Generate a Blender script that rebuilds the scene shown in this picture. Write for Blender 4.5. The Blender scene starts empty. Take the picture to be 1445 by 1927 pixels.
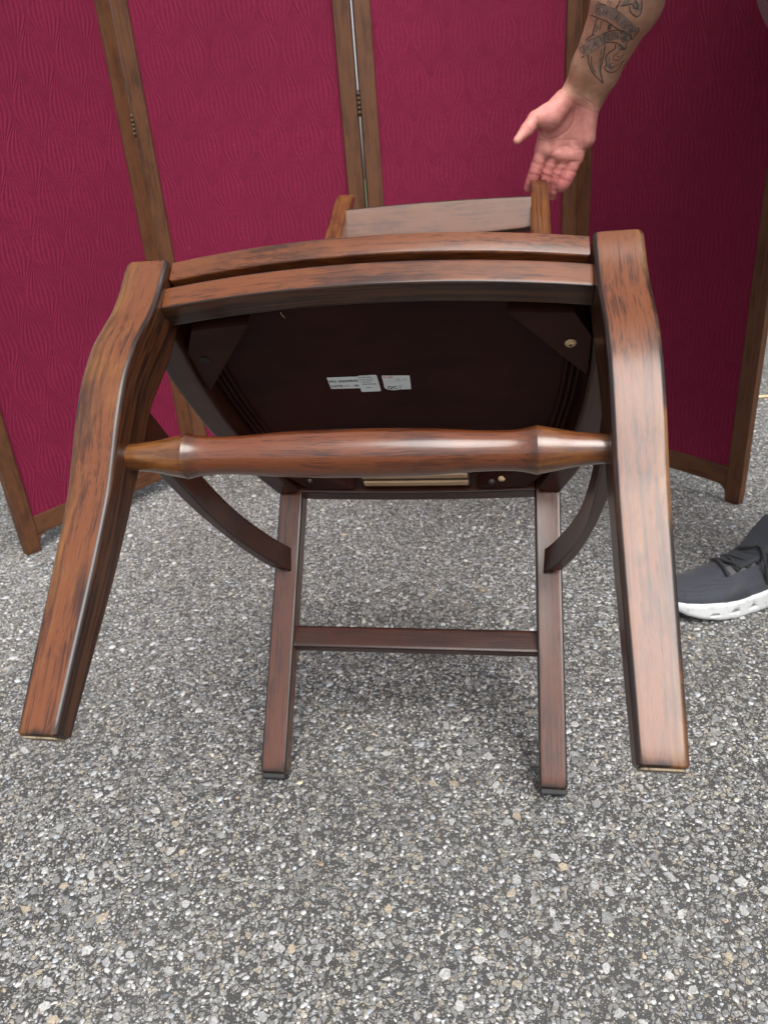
import bpy, bmesh, math, random
import numpy as np
from mathutils import Vector, Matrix
from mathutils.bvhtree import BVHTree

random.seed(7); rng = np.random.default_rng(7)
SC = bpy.context.scene
COL = SC.collection
R = math.radians

# ------------------------------------------------------------------ camera, world, sun, exposure
CAM_H, PITCH, ROLL, FPX = 0.7226, R(24.60), R(4.66), 1379.7
CX, CY = 722.5, 963.5
_f = Vector((0, math.cos(PITCH), -math.sin(PITCH))); _u = Vector((0, math.sin(PITCH), math.cos(PITCH))); _r = Vector((1, 0, 0))
cr, sr = math.cos(ROLL), math.sin(ROLL)
_R = _r*cr - _u*sr; _U = _u*cr + _r*sr
cam_d = bpy.data.cameras.new('camera'); cam = bpy.data.objects.new('camera', cam_d); COL.objects.link(cam); SC.camera = cam
cam.matrix_world = Matrix(((_R.x, _U.x, -_f.x, 0), (_R.y, _U.y, -_f.y, 0), (_R.z, _U.z, -_f.z, CAM_H), (0, 0, 0, 1)))
cam_d.sensor_fit = 'VERTICAL'; cam_d.sensor_height = 36.0; cam_d.lens = FPX/1927*36.0
cam_d.clip_start = 0.02; cam_d.clip_end = 600
cam_d.dof.use_dof = True; cam_d.dof.focus_distance = 0.66; cam_d.dof.aperture_fstop = 13.0

SUN_DIR = Vector((0.27, -0.80, 1.35)).normalized()
world = bpy.data.worlds.new('World'); SC.world = world; world.use_nodes = True
wt = world.node_tree; wt.nodes.clear()
wo = wt.nodes.new('ShaderNodeOutputWorld'); wb = wt.nodes.new('ShaderNodeBackground'); ws = wt.nodes.new('ShaderNodeTexSky'); wh = wt.nodes.new('ShaderNodeHueSaturation')
ws.sky_type = 'NISHITA'; ws.sun_disc = False
ws.sun_elevation = math.asin(SUN_DIR.z); ws.sun_rotation = math.atan2(SUN_DIR.x, SUN_DIR.y)
ws.air_density = 1.0; ws.dust_density = 4.0; ws.ozone_density = 1.0
wh.inputs['Saturation'].default_value = 0.18
wt.links.new(ws.outputs[0], wh.inputs['Color']); wt.links.new(wh.outputs[0], wb.inputs[0]); wb.inputs[1].default_value = 0.122
wt.links.new(wb.outputs[0], wo.inputs[0])
sun_d = bpy.data.lights.new('sun', 'SUN'); sun_d.energy = 1.8; sun_d.angle = R(48); sun_d.color = (1.0, 0.965, 0.92)
sun = bpy.data.objects.new('sun', sun_d); COL.objects.link(sun); sun.rotation_euler = SUN_DIR.to_track_quat('Z', 'Y').to_euler(); sun.location = (3, -3, 6)
SC.view_settings.view_transform = 'Standard'; SC.view_settings.look = 'None'; SC.view_settings.gamma = 1.0
SC.view_settings.exposure = 1.02; SC.view_settings.use_curve_mapping = False
SC.render.engine = 'CYCLES'

# ------------------------------------------------------------------ helpers
def ray(px, py):
    """direction through a point of the survey photograph (used to survey where things stand)"""
    a, b = px-CX, py-CY
    x = a*cr - b*sr; y = a*sr + b*cr
    return _f + _r*(x/FPX) - _u*(y/FPX)
def at(px, py, Y):
    q = ray(px, py); return Vector((0, 0, CAM_H)) + q*(Y/q.y)

def tag(o, label=None, cat=None, group=None, kind=None):
    if label: o['label'] = label
    if cat: o['category'] = cat
    if group: o['group'] = group
    if kind: o['kind'] = kind
    return o
def empty(name, loc=(0, 0, 0), rot=(0, 0, 0)):
    o = bpy.data.objects.new(name, None); COL.objects.link(o); o.location = loc; o.rotation_euler = rot; o.empty_display_size = .1; return o
def mesh_obj(name, V, F, mat, parent=None, smooth=True, attrs=None, wn=False):
    me = bpy.data.meshes.new(name); me.from_pydata([tuple(v) for v in V], [], F); me.update()
    if mat:
        for m in (mat if isinstance(mat, (list, tuple)) else [mat]): me.materials.append(m)
    if smooth: me.polygons.foreach_set('use_smooth', [True]*len(me.polygons))
    for k, (typ, arr) in (attrs or {}).items():
        at_ = me.attributes.new(k, typ, 'POINT')
        at_.data.foreach_set('vector' if typ == 'FLOAT_VECTOR' else 'color' if typ == 'FLOAT_COLOR' else 'value', np.asarray(arr, np.float32).ravel())
    o = bpy.data.objects.new(name, me); COL.objects.link(o)
    if parent: o.parent = parent
    if wn:
        me.set_sharp_from_angle(angle=R(50))
        m = o.modifiers.new('wn', 'WEIGHTED_NORMAL'); m.weight = 80; m.keep_sharp = True
    return o

class Geo:
    """collects vertices / faces with grain coordinates"""
    def __init__(s): s.V = []; s.F = []; s.G = []; s.E = []; s.wear = None
    def add(s, V, F, G=None, E=None):
        b = len(s.V); s.V += [tuple(v) for v in V]; s.F += [tuple(i+b for i in f) for f in F]
        s.G += [tuple(g) for g in (G if G is not None else V)]; s.E += list(E if E is not None else [0]*len(V))
    def obj(s, name, mat, parent=None, smooth=True, wn=True):
        return mesh_obj(name, s.V, s.F, mat, parent, smooth, {'grain': ('FLOAT_VECTOR', s.G), 'edge': ('FLOAT', s.E), 'wear': ('FLOAT', [s.wear(v) if s.wear else 0. for v in s.V])}, wn)

def rrect(ha, hb, r, seg=3):
    """rounded rectangle ring: list of (a, b, edge)"""
    r = min(r, ha*.95, hb*.95); out = []
    for cx, cy, a0 in ((ha-r, hb-r, 0), (-ha+r, hb-r, 90), (-ha+r, -hb+r, 180), (ha-r, -hb+r, 270)):
        for k in range(seg+1):
            t = R(a0 + 90*k/seg); e = 1.0 if 0 < k < seg else .55
            out.append((cx+r*math.cos(t), cy+r*math.sin(t), e))
    # support points half way along the flats keep the edge mask narrow
    full = []
    for i, p in enumerate(out):
        full.append(p); q = out[(i+1) % len(out)]
        if (i+1) % (seg+1) == 0:
            for f in (.12, .5, .88): full.append((p[0]+(q[0]-p[0])*f, p[1]+(q[1]-p[1])*f, 0.0))
    return full
def sweep(geo, stations, r=.003, seg=3, cap=.0025, capmat=None):
    """stations: (center, a_axis, b_axis, half_a, half_b[, r]).  closed ends with a small bevel."""
    V, F, G, E = [], [], [], []
    u = 0; prev = None; rings = []
    S = list(stations)
    if cap:
        def mid(s0, s1, inset):
            c0 = Vector(s0[0]); d = (c0-Vector(s1[0])).normalized()
            return (c0, s0[1], s0[2], s0[3]-inset, s0[4]-inset) + tuple(s0[5:]), (c0-d*inset, s0[1], s0[2], s0[3], s0[4]) + tuple(s0[5:])
        a0, a1 = mid(S[0], S[1], cap); b0, b1 = mid(S[-1], S[-2], cap)
        S = [a0, a1] + S[1:-1] + [b1, b0]
    for si, s in enumerate(S):
        c, a, b, ha, hb = Vector(s[0]), Vector(s[1]), Vector(s[2]), s[3], s[4]
        rr = s[5] if len(s) > 5 else r
        if prev is not None: u += (c-prev).length
        prev = c; st = len(V)
        endk = cap and si in (0, len(S)-1)
        for (x, y, e) in rrect(ha, hb, rr, seg):
            V.append(c+a*x+b*y); G.append((u, x, y)); E.append(1.0 if endk else (max(e, .8) if cap and si in (1, len(S)-2) else e))
        rings.append(st)
    n = len(V)//len(S)
    for i in range(len(rings)-1):
        p, q = rings[i], rings[i+1]
        for k in range(n):
            F.append((p+k, p+(k+1) % n, q+(k+1) % n, q+k))
    F.append(tuple(rings[0]+k for k in reversed(range(n)))); F.append(tuple(rings[-1]+k for k in range(n)))
    # orientation: make sure normals point outwards
    c0 = Vector(S[0][0]); a, b = Vector(S[0][1]), Vector(S[0][2]); d = Vector(S[1][0])-c0
    if len(S) > 2: d = Vector(S[2][0])-c0
    if a.cross(b).dot(d) < 0: F = [tuple(reversed(f)) for f in F]
    geo.add(V, F, G, E)
def box(geo, c, h, rot=None, grain=0):
    """plain box with a tiny bevel; grain = axis index along which the grain runs"""
    c = Vector(c); ax = [Vector((1, 0, 0)), Vector((0, 1, 0)), Vector((0, 0, 1))]
    if rot is not None: ax = [rot @ a for a in ax]
    i, j, k = grain, (grain+1) % 3, (grain+2) % 3
    sweep(geo, [(c-ax[i]*h[i], ax[j], ax[k], h[j], h[k]), (c+ax[i]*h[i], ax[j], ax[k], h[j], h[k])], r=min(.0015, h[j]*.4, h[k]*.4), seg=2, cap=min(.001, h[i]*.3))
def lathe(geo, prof, n=40, axis='x', centre=(0, 0, 0)):
    V, F, G, E = [], [], [], []
    for (x, r, e) in prof:
        for k in range(n):
            t = 2*math.pi*k/n; V.append((centre[0]+x, centre[1]+r*math.cos(t), centre[2]+r*math.sin(t))); G.append((x, r*math.cos(t), r*math.sin(t))); E.append(e)
    for i in range(len(prof)-1):
        for k in range(n): F.append((i*n+k, (i+1)*n+k, (i+1)*n+(k+1) % n, i*n+(k+1) % n))
    F.append(tuple(range(n))); F.append(tuple(reversed([(len(prof)-1)*n+k for k in range(n)])))
    F = [tuple(reversed(f)) for f in F]
    geo.add(V, F, G, E)
def tube(geo, pts, r, n=8, closed=False):
    pts = [Vector(p) for p in pts]; V, F = [], []; m = len(pts)
    for i, p in enumerate(pts):
        t = (pts[min(i+1, m-1)]-pts[max(i-1, 0)]).normalized()
        s = Vector((0, 0, 1)) if abs(t.z) < .9 else Vector((1, 0, 0))
        a = t.cross(s).normalized(); b = t.cross(a); rr = r[i] if isinstance(r, (list, tuple)) else r
        for k in range(n): V.append(p+a*rr*math.cos(2*math.pi*k/n)+b*rr*math.sin(2*math.pi*k/n))
    for i in range(m-1):
        for k in range(n): F.append((i*n+k, i*n+(k+1) % n, (i+1)*n+(k+1) % n, (i+1)*n+k))
    F.append(tuple(reversed(range(n)))); F.append(tuple((m-1)*n+k for k in range(n)))
    geo.add(V, F)
def spline(pts, n):
    """Catmull-Rom through pts (any dimension) -> n samples"""
    P = np.array(pts, float); P = np.vstack([2*P[0]-P[1], P, 2*P[-1]-P[-2]]); out = []
    for t in np.linspace(0, len(pts)-1-1e-6, n):
        i = int(t); f = t-i; p0, p1, p2, p3 = P[i:i+4]
        out.append(.5*(2*p1+(p2-p0)*f+(2*p0-5*p1+4*p2-p3)*f*f+(3*p1-p0-3*p2+p3)*f**3))
    return np.array(out)
def interp(x, xs, ys): return float(np.interp(x, xs, ys))

class NB:
    """tiny node builder"""
    def __init__(s, name):
        s.m = bpy.data.materials.new(name); s.m.use_nodes = True; s.t = s.m.node_tree; s.t.nodes.clear()
        s.out = s.t.nodes.new('ShaderNodeOutputMaterial'); s.b = s.t.nodes.new('ShaderNodeBsdfPrincipled'); s.t.links.new(s.b.outputs[0], s.out.inputs[0])
    def put(s, sock, v):
        if v is None: return
        if isinstance(v, bpy.types.NodeSocket): s.t.links.new(v, sock)
        elif sock.type == 'RGBA' and len(v) == 3: sock.default_value = (*v, 1)
        else: sock.default_value = v
    def new(s, typ, **kw):
        n = s.t.nodes.new(typ)
        for k, v in kw.items(): setattr(n, k, v)
        return n
    def math(s, op, a, b=None, c=None, clamp=False):
        n = s.new('ShaderNodeMath', operation=op, use_clamp=clamp); s.put(n.inputs[0], a); s.put(n.inputs[1], b); s.put(n.inputs[2], c); return n.outputs[0]
    def vmath(s, op, a, b=None):
        n = s.new('ShaderNodeVectorMath', operation=op); s.put(n.inputs[0], a); s.put(n.inputs[1], b); return n.outputs[0]
    def mix(s, f, a, b, mode='MIX'):
        n = s.new('ShaderNodeMix', data_type='RGBA', blend_type=mode); s.put(n.inputs[0], f); s.put(n.inputs[6], a); s.put(n.inputs[7], b); return n.outputs[2]
    def noise(s, vec, scale=1., detail=3., rough=.55, out=0):
        n = s.new('ShaderNodeTexNoise'); s.put(n.inputs['Vector'], vec); n.inputs['Scale'].default_value = scale; n.inputs['Detail'].default_value = detail; n.inputs['Roughness'].default_value = rough; return n.outputs[out]
    def voro(s, vec, scale=1., feature='F1', out='Distance', rnd=1.):
        n = s.new('ShaderNodeTexVoronoi', feature=feature); s.put(n.inputs['Vector'], vec); n.inputs['Scale'].default_value = scale; n.inputs['Randomness'].default_value = rnd; return n.outputs[out]
    def ramp(s, f, lo, hi, a=0., b=1.):
        n = s.new('ShaderNodeMapRange', interpolation_type='SMOOTHSTEP'); s.put(n.inputs[0], f); n.inputs[1].default_value = lo; n.inputs[2].default_value = hi; n.inputs[3].default_value = a; n.inputs[4].default_value = b; return n.outputs[0]
    def attr(s, name, out='Vector'):
        n = s.new('ShaderNodeAttribute', attribute_name=name); return n.outputs[out]
    def obj(s): return s.new('ShaderNodeTexCoord').outputs['Object']
    def rand(s): return s.new('ShaderNodeObjectInfo').outputs['Random']
    def sep(s, v):
        n = s.new('ShaderNodeSeparateXYZ'); s.put(n.inputs[0], v); return n.outputs
    def comb(s, x, y, z):
        n = s.new('ShaderNodeCombineXYZ'); s.put(n.inputs[0], x); s.put(n.inputs[1], y); s.put(n.inputs[2], z); return n.outputs[0]
    def bump(s, h, strength=.3, dist=.001):
        n = s.new('ShaderNodeBump'); s.put(n.inputs['Height'], h); n.inputs['Strength'].default_value = strength; n.inputs['Distance'].default_value = dist; s.t.links.new(n.outputs[0], s.b.inputs['Normal']); return n
    def set(s, **kw):
        for k, v in kw.items(): s.put(s.b.inputs[k.replace('_', ' ')], v)
        return s

# ------------------------------------------------------------------ materials
def wood(name, light, mid, dark, stain=.5, edge=.8, rough=.33, coat=.8, wear=0.):
    b = NB(name); g0 = b.attr('grain'); rd = b.rand()
    g = b.vmath('ADD', g0, b.comb(b.math('MULTIPLY', rd, 9.1), b.math('MULTIPLY', rd, 3.7), b.math('MULTIPLY', rd, 5.3)))
    wob = b.noise(b.vmath('MULTIPLY', g, (14, 30, 30)), 1, 2, out=1)
    gw = b.vmath('ADD', g, b.vmath('MULTIPLY', b.vmath('SUBTRACT', wob, (.5, .5, .5)), (0, .006, .006)))
    fib = b.noise(b.vmath('MULTIPLY', gw, (3.2, 210, 210)), 1, 5, .62)
    fine = b.noise(b.vmath('MULTIPLY', gw, (20, 1000, 1000)), 1, 3, .6)
    blot = b.noise(b.vmath('MULTIPLY', g, (11, 26, 26)), 1, 4, .6)
    por = b.noise(b.vmath('MULTIPLY', gw, (70, 1300, 1300)), 1, 1, .5)
    v = b.math('ADD', b.math('MULTIPLY', fib, .55), b.math('ADD', b.math('MULTIPLY', fine, .35), b.math('MULTIPLY', blot, .55)))
    c = b.mix(b.ramp(v, .52, .74), mid, light)
    c = b.mix(b.ramp(v, .74, .56), c, mid)
    st = b.noise(b.vmath('MULTIPLY', b.vmath('ADD', g, (3.3, 1.7, .4)), (7, 24, 24)), 1, 5, .62)
    c = b.mix(b.math('MULTIPLY', b.ramp(st, .53, .66), stain), c, dark)
    c = b.mix(b.math('MULTIPLY', b.ramp(fine, .44, .34), .45), c, dark)
    c = b.mix(b.math('MULTIPLY', b.ramp(por, .70, .80), .5), c, tuple(x*.35 for x in dark))
    e = b.attr('edge', 'Fac')
    en = b.noise(b.vmath('MULTIPLY', g, (26, 60, 60)), 1, 3)
    em = b.math('MULTIPLY', b.ramp(b.math('ADD', e, b.math('MULTIPLY', en, .7)), .75, 1.25), edge)
    c = b.mix(em, c, tuple(x*.30 for x in dark))
    if wear: c = b.mix(b.math('MULTIPLY', b.ramp(b.math('ADD', b.attr('wear', 'Fac'), b.math('MULTIPLY', b.math('SUBTRACT', b.noise(b.vmath('MULTIPLY', g, (8, 22, 22)), 1, 5, .68), .5), 2.2)), .25, .75), wear), c, b.mix(b.ramp(fib, .35, .65), (.075, .027, .0075), (.175, .070, .017)))  # amber wear; on the upper posts also sky reflection painted as colour
    if wear: c = b.mix(b.ramp(b.attr('wear', 'Fac'), -.3, -.9, 0., .88), c, b.mix(b.ramp(fib, .42, .60), (.012, .0055, .0045), (.060, .022, .009)))  # negative values: dark stain with shade painted into the colour
    if not coat:
        fl = b.math('MULTIPLY', b.ramp(b.voro(g0, 75), .035, .018), b.ramp(b.noise(g0, 30, 1), .55, .6)); c = b.mix(b.math('MULTIPLY', fl, .5), c, (.30, .24, .2))
        c = b.mix(b.math('MULTIPLY', b.ramp(b.noise(g0, 9, 4), .45, .75), .35), c, tuple(min(1, x*2.2) for x in light))
    rgh = b.math('ADD', rough-.10, b.math('ADD', b.math('MULTIPLY', fine, .16), b.math('MULTIPLY', st, .12)))
    b.set(Base_Color=c, Roughness=rgh, Coat_Weight=coat, Coat_Roughness=b.math('ADD', .0, b.math('ADD', b.math('MULTIPLY', fine, .16), b.math('MULTIPLY', b.noise(b.vmath('MULTIPLY', g, (30, 45, 45)), 1, 4, .7), .22))), Coat_IOR=1.5, Specular_IOR_Level=.24 if coat else .14)
    h = b.math('ADD', b.math('MULTIPLY', fine, .5), b.math('ADD', b.math('MULTIPLY', fib, .5), b.math('MULTIPLY', b.ramp(por, .64, .74), -.6)))
    b.bump(h, .22, .0006)
    return b.m
M = {}
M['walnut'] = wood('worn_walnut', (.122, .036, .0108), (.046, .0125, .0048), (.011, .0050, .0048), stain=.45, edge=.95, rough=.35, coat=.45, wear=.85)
M['mahogany'] = wood('dark_mahogany', (.042, .0115, .0062), (.024, .007, .0045), (.008, .0035, .003), stain=.4, rough=.34, coat=.5)
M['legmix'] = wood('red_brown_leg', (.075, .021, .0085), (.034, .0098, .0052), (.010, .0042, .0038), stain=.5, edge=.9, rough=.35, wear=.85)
M['turned'] = wood('turned_walnut', (.112, .029, .0080), (.045, .0108, .0042), (.013, .005, .004), stain=.5, edge=.5, rough=.27, coat=1., wear=.7)
M['crest'] = wood('crest_walnut', (.105, .036, .014), (.050, .0155, .0075), (.014, .006, .005), stain=.5, edge=.8, rough=.42, coat=.3, wear=.7)
M['worn'] = wood('worn_foot_end', (.20, .16, .11), (.10, .075, .05), (.014, .010, .008), stain=1., edge=.5, rough=.8, coat=0)
M['under'] = wood('dark_underside', (.024, .0055, .0045), (.017, .0042, .0036), (.010, .003, .0027), stain=.4, edge=.3, rough=.5, coat=.0)
M['rawwood'] = wood('raw_wood', (.46, .31, .19), (.36, .23, .13), (.20, .12, .07), stain=.25, edge=.15, rough=.7, coat=0)
M['oak'] = wood('screen_oak', (.100, .040, .0175), (.056, .0205, .009), (.018, .0075, .0045), stain=.35, edge=.35, rough=.5, coat=.08)

def plain(name, col, rough=.6, metal=0., nz=.25, scale=60, bump=.1, coord='obj'):
    b = NB(name); o = b.obj(); n = b.noise(o, scale, 4)
    c = b.mix(b.ramp(n, .3, .7), tuple(x*(1-nz) for x in col), tuple(min(1, x*(1+nz)) for x in col))
    b.set(Base_Color=c, Roughness=rough, Metallic=metal); b.bump(b.noise(o, scale*6, 3), bump, .0006); return b.m
M['under2'] = wood('block_wood', (.030, .0095, .007), (.021, .007, .0052), (.012, .0045, .004), stain=.4, edge=.2, rough=.5, coat=0)
M['rubber'] = plain('black_rubber', (.014, .014, .015), .7)
M['dark'] = plain('hole_shade', (.006, .005, .005), .8)  # shade inside the screw holes, put into the colour
M['brass'] = plain('dull_brass', (.06, .045, .028), .55, .6, .3, 180)
M['steel'] = plain('screw_steel', (.10, .09, .085), .5, .8)
M['paper'] = plain('label_paper', (.60, .64, .64), .5, 0, .04, 40, .05)
M['ink_black'] = plain('print_ink', (.02, .02, .022), .6, 0, .05)
M['ink_red'] = plain('red_print_ink', (.55, .10, .07), .6, 0, .05)
M['ink_pencil'] = plain('pencil_ink', (.28, .31, .31), .6, 0, .05)

def fabric():
    b = NB('burgundy_matelasse'); o = b.obj(); x, y, z = b.sep(o)
    A, T = .080, .178     # repeat width and height of the ogee lattice
    wb = b.noise(o, 7, 2, .5, out=1); wx, wy, wz = b.sep(wb)
    x = b.math('ADD', x, b.math('MULTIPLY', b.math('SUBTRACT', wx, .5), .012))
    z = b.math('ADD', z, b.math('MULTIPLY', b.math('SUBTRACT', wz, .5), .012))
    tt = b.math('FRACT', b.math('DIVIDE', z, -T)); t2 = b.math('FRACT', b.math('MULTIPLY', tt, 2.0))
    rr = b.math('SUBTRACT', .5, b.math('MULTIPLY', b.math('COSINE', b.math('MULTIPLY', b.math('POWER', t2, .80), math.pi)), .5))   # quick swell, slow neck
    up = b.math('GREATER_THAN', tt, .5)
    g = b.math('ADD', b.math('MULTIPLY', b.math('SUBTRACT', 1.0, up), rr), b.math('MULTIPLY', up, b.math('SUBTRACT', 1.0, rr)))   # share of the half width owned by the first cells
    g = b.math('ADD', b.math('MULTIPLY', g, .96), .02)
    u = b.math('ABSOLUTE', b.math('SUBTRACT', b.math('FRACT', b.math('ADD', b.math('DIVIDE', x, A), .5)), .5))  # 0..0.5 from cell axis
    u2 = b.math('MULTIPLY', u, 2)                                                   # 0..1
    inA = b.math('LESS_THAN', u2, g)
    uA = b.math('DIVIDE', u2, b.math('MAXIMUM', g, .02))
    uB = b.math('DIVIDE', b.math('SUBTRACT', 1.0, u2), b.math('MAXIMUM', b.math('SUBTRACT', 1.0, g), .02))
    uu = b.math('ADD', b.math('MULTIPLY', inA, uA), b.math('MULTIPLY', b.math('SUBTRACT', 1.0, inA), uB))
    lines = b.math('COSINE', b.math('MULTIPLY', uu, 2*math.pi*3.5))
    fadeA = b.math('MINIMUM', g, 1.0); fadeB = b.math('SUBTRACT', 1.0, g)
    w = b.math('ADD', b.math('MULTIPLY', inA, fadeA), b.math('MULTIPLY', b.math('SUBTRACT', 1.0, inA), fadeB))
    amp = b.ramp(w, .05, .22, .15, 1.)
    brk = b.noise(o, 55, 3)
    lines = b.math('MULTIPLY', b.math('MULTIPLY', lines, amp), b.ramp(brk, .25, .6, .45, 1.))
    weft = b.math('SINE', b.math('MULTIPLY', z, 2*math.pi/.0011)); warp = b.math('SINE', b.math('MULTIPLY', x, 2*math.pi/.0011))
    slub = b.noise(b.vmath('MULTIPLY', o, (160, 160, 900)), 1, 3)
    h = b.math('ADD', b.math('MULTIPLY', lines, .8), b.math('ADD', b.math('MULTIPLY', slub, .30), b.math('ADD', b.math('MULTIPLY', weft, .06), b.math('MULTIPLY', warp, .06))))
    base = b.mix(b.ramp(b.noise(o, 3.2, 4), .3, .7), (.160, .0100, .037), (.200, .0132, .048))
    base = b.mix(b.ramp(slub, .35, .65), (.140, .0090, .032), base)
    base = b.mix(b.ramp(lines, -.95, .1, .42, 0.), base, (.080, .0045, .023))
    lint = b.ramp(b.voro(o, 34), .035, .02)
    base = b.mix(b.math('MULTIPLY', lint, b.ramp(b.noise(o, 20, 1), .58, .62)), base, (.42, .22, .25))
    b.set(Base_Color=base, Roughness=.82, Specular_IOR_Level=.15, Sheen_Weight=.0)
    b.bump(h, .5, .0014)
    return b.m
M['fabric'] = fabric()

def asphalt():
    b = NB('weathered_asphalt'); o = b.obj()
    wv = b.noise(o, 90, 2, .5, out=1); ow = b.vmath('ADD', o, b.vmath('MULTIPLY', b.vmath('SUBTRACT', wv, (.5, .5, .5)), (.008, .008, 0)))
    big = b.noise(o, 2.3, 4); med = b.noise(o, 14, 4); fin = b.noise(o, 900, 3, .7)
    binder = b.mix(b.ramp(big, .35, .68), (.020, .020, .021), (.048, .0475, .046))
    binder = b.mix(b.ramp(fin, .42, .66), binder, (.10, .099, .096))
    # sand grains
    d2 = b.voro(ow, 560); c2 = b.voro(ow, 560, out='Color'); cs = b.sep(c2)
    s2 = b.math('MULTIPLY', b.ramp(d2, .40, .26), b.ramp(cs[0], .55, .65))
    grain = b.mix(cs[1], (.17, .168, .16), (.44, .43, .41)); grain = b.mix(b.ramp(cs[2], .86, .9), grain, (.40, .30, .18))
    col = b.mix(s2, binder, grain)
    # chippings
    d1 = b.voro(ow, 170, 'DISTANCE_TO_EDGE'); c1 = b.voro(ow, 170, out='Color'); k = b.sep(c1)
    s1 = b.math('MULTIPLY', b.ramp(d1, .05, .11), b.ramp(k[0], .40, .46))
    chip = b.mix(k[1], (.13, .13, .13), (.42, .41, .39)); chip = b.mix(b.ramp(k[2], .8, .84), chip, (.40, .33, .23))
    chip = b.mix(b.ramp(b.noise(o, 420, 3), .4, .7), tuple(.7*v for v in (.22, .22, .21)), chip)
    col = b.mix(s1, col, chip)
    col = b.mix(b.math('MULTIPLY', b.ramp(med, .56, .74), .45), col, (.045, .044, .043))
    b.set(Base_Color=col, Roughness=.85, Specular_IOR_Level=.3)
    h = b.math('ADD', b.math('MULTIPLY', s1, .8), b.math('ADD', b.math('MULTIPLY', s2, .35), b.math('MULTIPLY', fin, .35)))
    b.bump(h, .6, .0012)
    return b.m
M['asphalt'] = asphalt()
def stone():
    b = NB('aggregate_stone'); o = b.obj(); c = b.attr('tint', 'Color')
    n = b.noise(o, 520, 4, .65); n2 = b.noise(o, 1900, 2)
    c2 = b.mix(b.ramp(n, .36, .64), b.mix(1., c, (.55, .55, .56), 'MULTIPLY'), c)
    c2 = b.mix(b.math('MULTIPLY', b.ramp(n2, .6, .75), .35), c2, (.05, .05, .05))
    b.set(Base_Color=c2, Roughness=.72, Specular_IOR_Level=.35); b.bump(n, .35, .0008); return b.m
M['stone'] = stone()
def stone_single():
    b = NB('aggregate_stone_single'); o = b.obj(); rd = b.rand()
    oo = b.vmath('ADD', o, b.comb(rd, b.math('MULTIPLY', rd, 7.), 0.))
    r2 = b.math('FRACT', b.math('MULTIPLY', rd, 17.3)); r3 = b.math('FRACT', b.math('MULTIPLY', rd, 53.1))
    c = b.mix(r2, (.15, .152, .152), (.46, .46, .45)); c = b.mix(b.ramp(r3, .88, .91), c, (.40, .34, .26))
    n = b.noise(oo, 520, 4, .65)
    c = b.mix(b.ramp(n, .36, .64), b.mix(1., c, (.55, .55, .56), 'MULTIPLY'), c)
    b.set(Base_Color=c, Roughness=.72, Specular_IOR_Level=.35); b.bump(n, .35, .0008); return b.m
M['stone1'] = stone_single()
M['grass'] = plain('grass_blade', (.055, .13, .018), .6, 0, .5, 12)
M['lawn'] = plain('lawn_ground', (.050, .075, .022), .9, 0, .5, 9)
M['straw'] = plain('pale_straw', (.55, .42, .24), .7, 0, .2, 90)

# ------------------------------------------------------------------ ground
def sheet(name, x0, x1, y0, y1, z, t, mat, kind):
    V = [(x0, y0, z), (x1, y0, z), (x1, y1, z), (x0, y1, z), (x0, y0, z-t), (x1, y0, z-t), (x1, y1, z-t), (x0, y1, z-t)]
    F = [(0, 1, 2, 3), (7, 6, 5, 4), (0, 4, 5, 1), (1, 5, 6, 2), (2, 6, 7, 3), (3, 7, 4, 0)]
    return tag(mesh_obj(name, V, F, mat, smooth=False), kind=kind)
lawn = sheet('lawn', -150, 150, -150, 250, -.02, .2, M['lawn'], 'structure'); tag(lawn, 'green lawn ground beyond the asphalt', 'lawn')
road = sheet('asphalt_ground', -14, 14, -14, 3.28, 0, .015, M['asphalt'], 'structure'); tag(road, 'weathered grey asphalt with exposed pale stone chippings', 'ground')

def stones():
    x0, x1, y0, y1 = -1.25, 1.35, .30, 2.45
    cell = .0009; W, H = int((x1-x0)/cell), int((y1-y0)/cell)
    occ = np.zeros((W, H), bool)
    def halfw(y): return .30+.66*y
    out = []
    def scatter(n, rlo, rhi, ymax, p=1.):
        X = rng.uniform(x0+.01, x1-.01, n); Y = y0+.01+(ymax-y0-.02)*rng.uniform(0, 1, n); rr = rlo+(rhi-rlo)*rng.uniform(0, 1, n)**p
        order = np.argsort(-rr)
        dens = np.sin(X*9+Y*4)*np.sin(Y*7-X*3)      # stones lie thicker in some patches
        keep = rng.uniform(0, 1, n)
        for i in order:
            x, y, r = X[i], Y[i], rr[i]
            if abs(x-.03) > halfw(y) or keep[i] > .76+.40*dens[i]: continue
            ci, cj = int((x-x0)/cell), int((y-y0)/cell); k = max(1, int(r*.72/cell))
            if occ[max(0, ci-k):ci+k+1, max(0, cj-k):cj+k+1].any(): continue
            k2 = max(1, int(r*.78/cell)); occ[max(0, ci-k2):ci+k2+1, max(0, cj-k2):cj+k2+1] = True
            out.append((x, y, r))
    scatter(8500, .0038, .0072, y1, 2.1)
    scatter(75000, .0020, .0038, y1, 1.35)
    scatter(170000, .0011, .0023, 1.75, 1.3)
    return np.array(out)
ST = stones()
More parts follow.
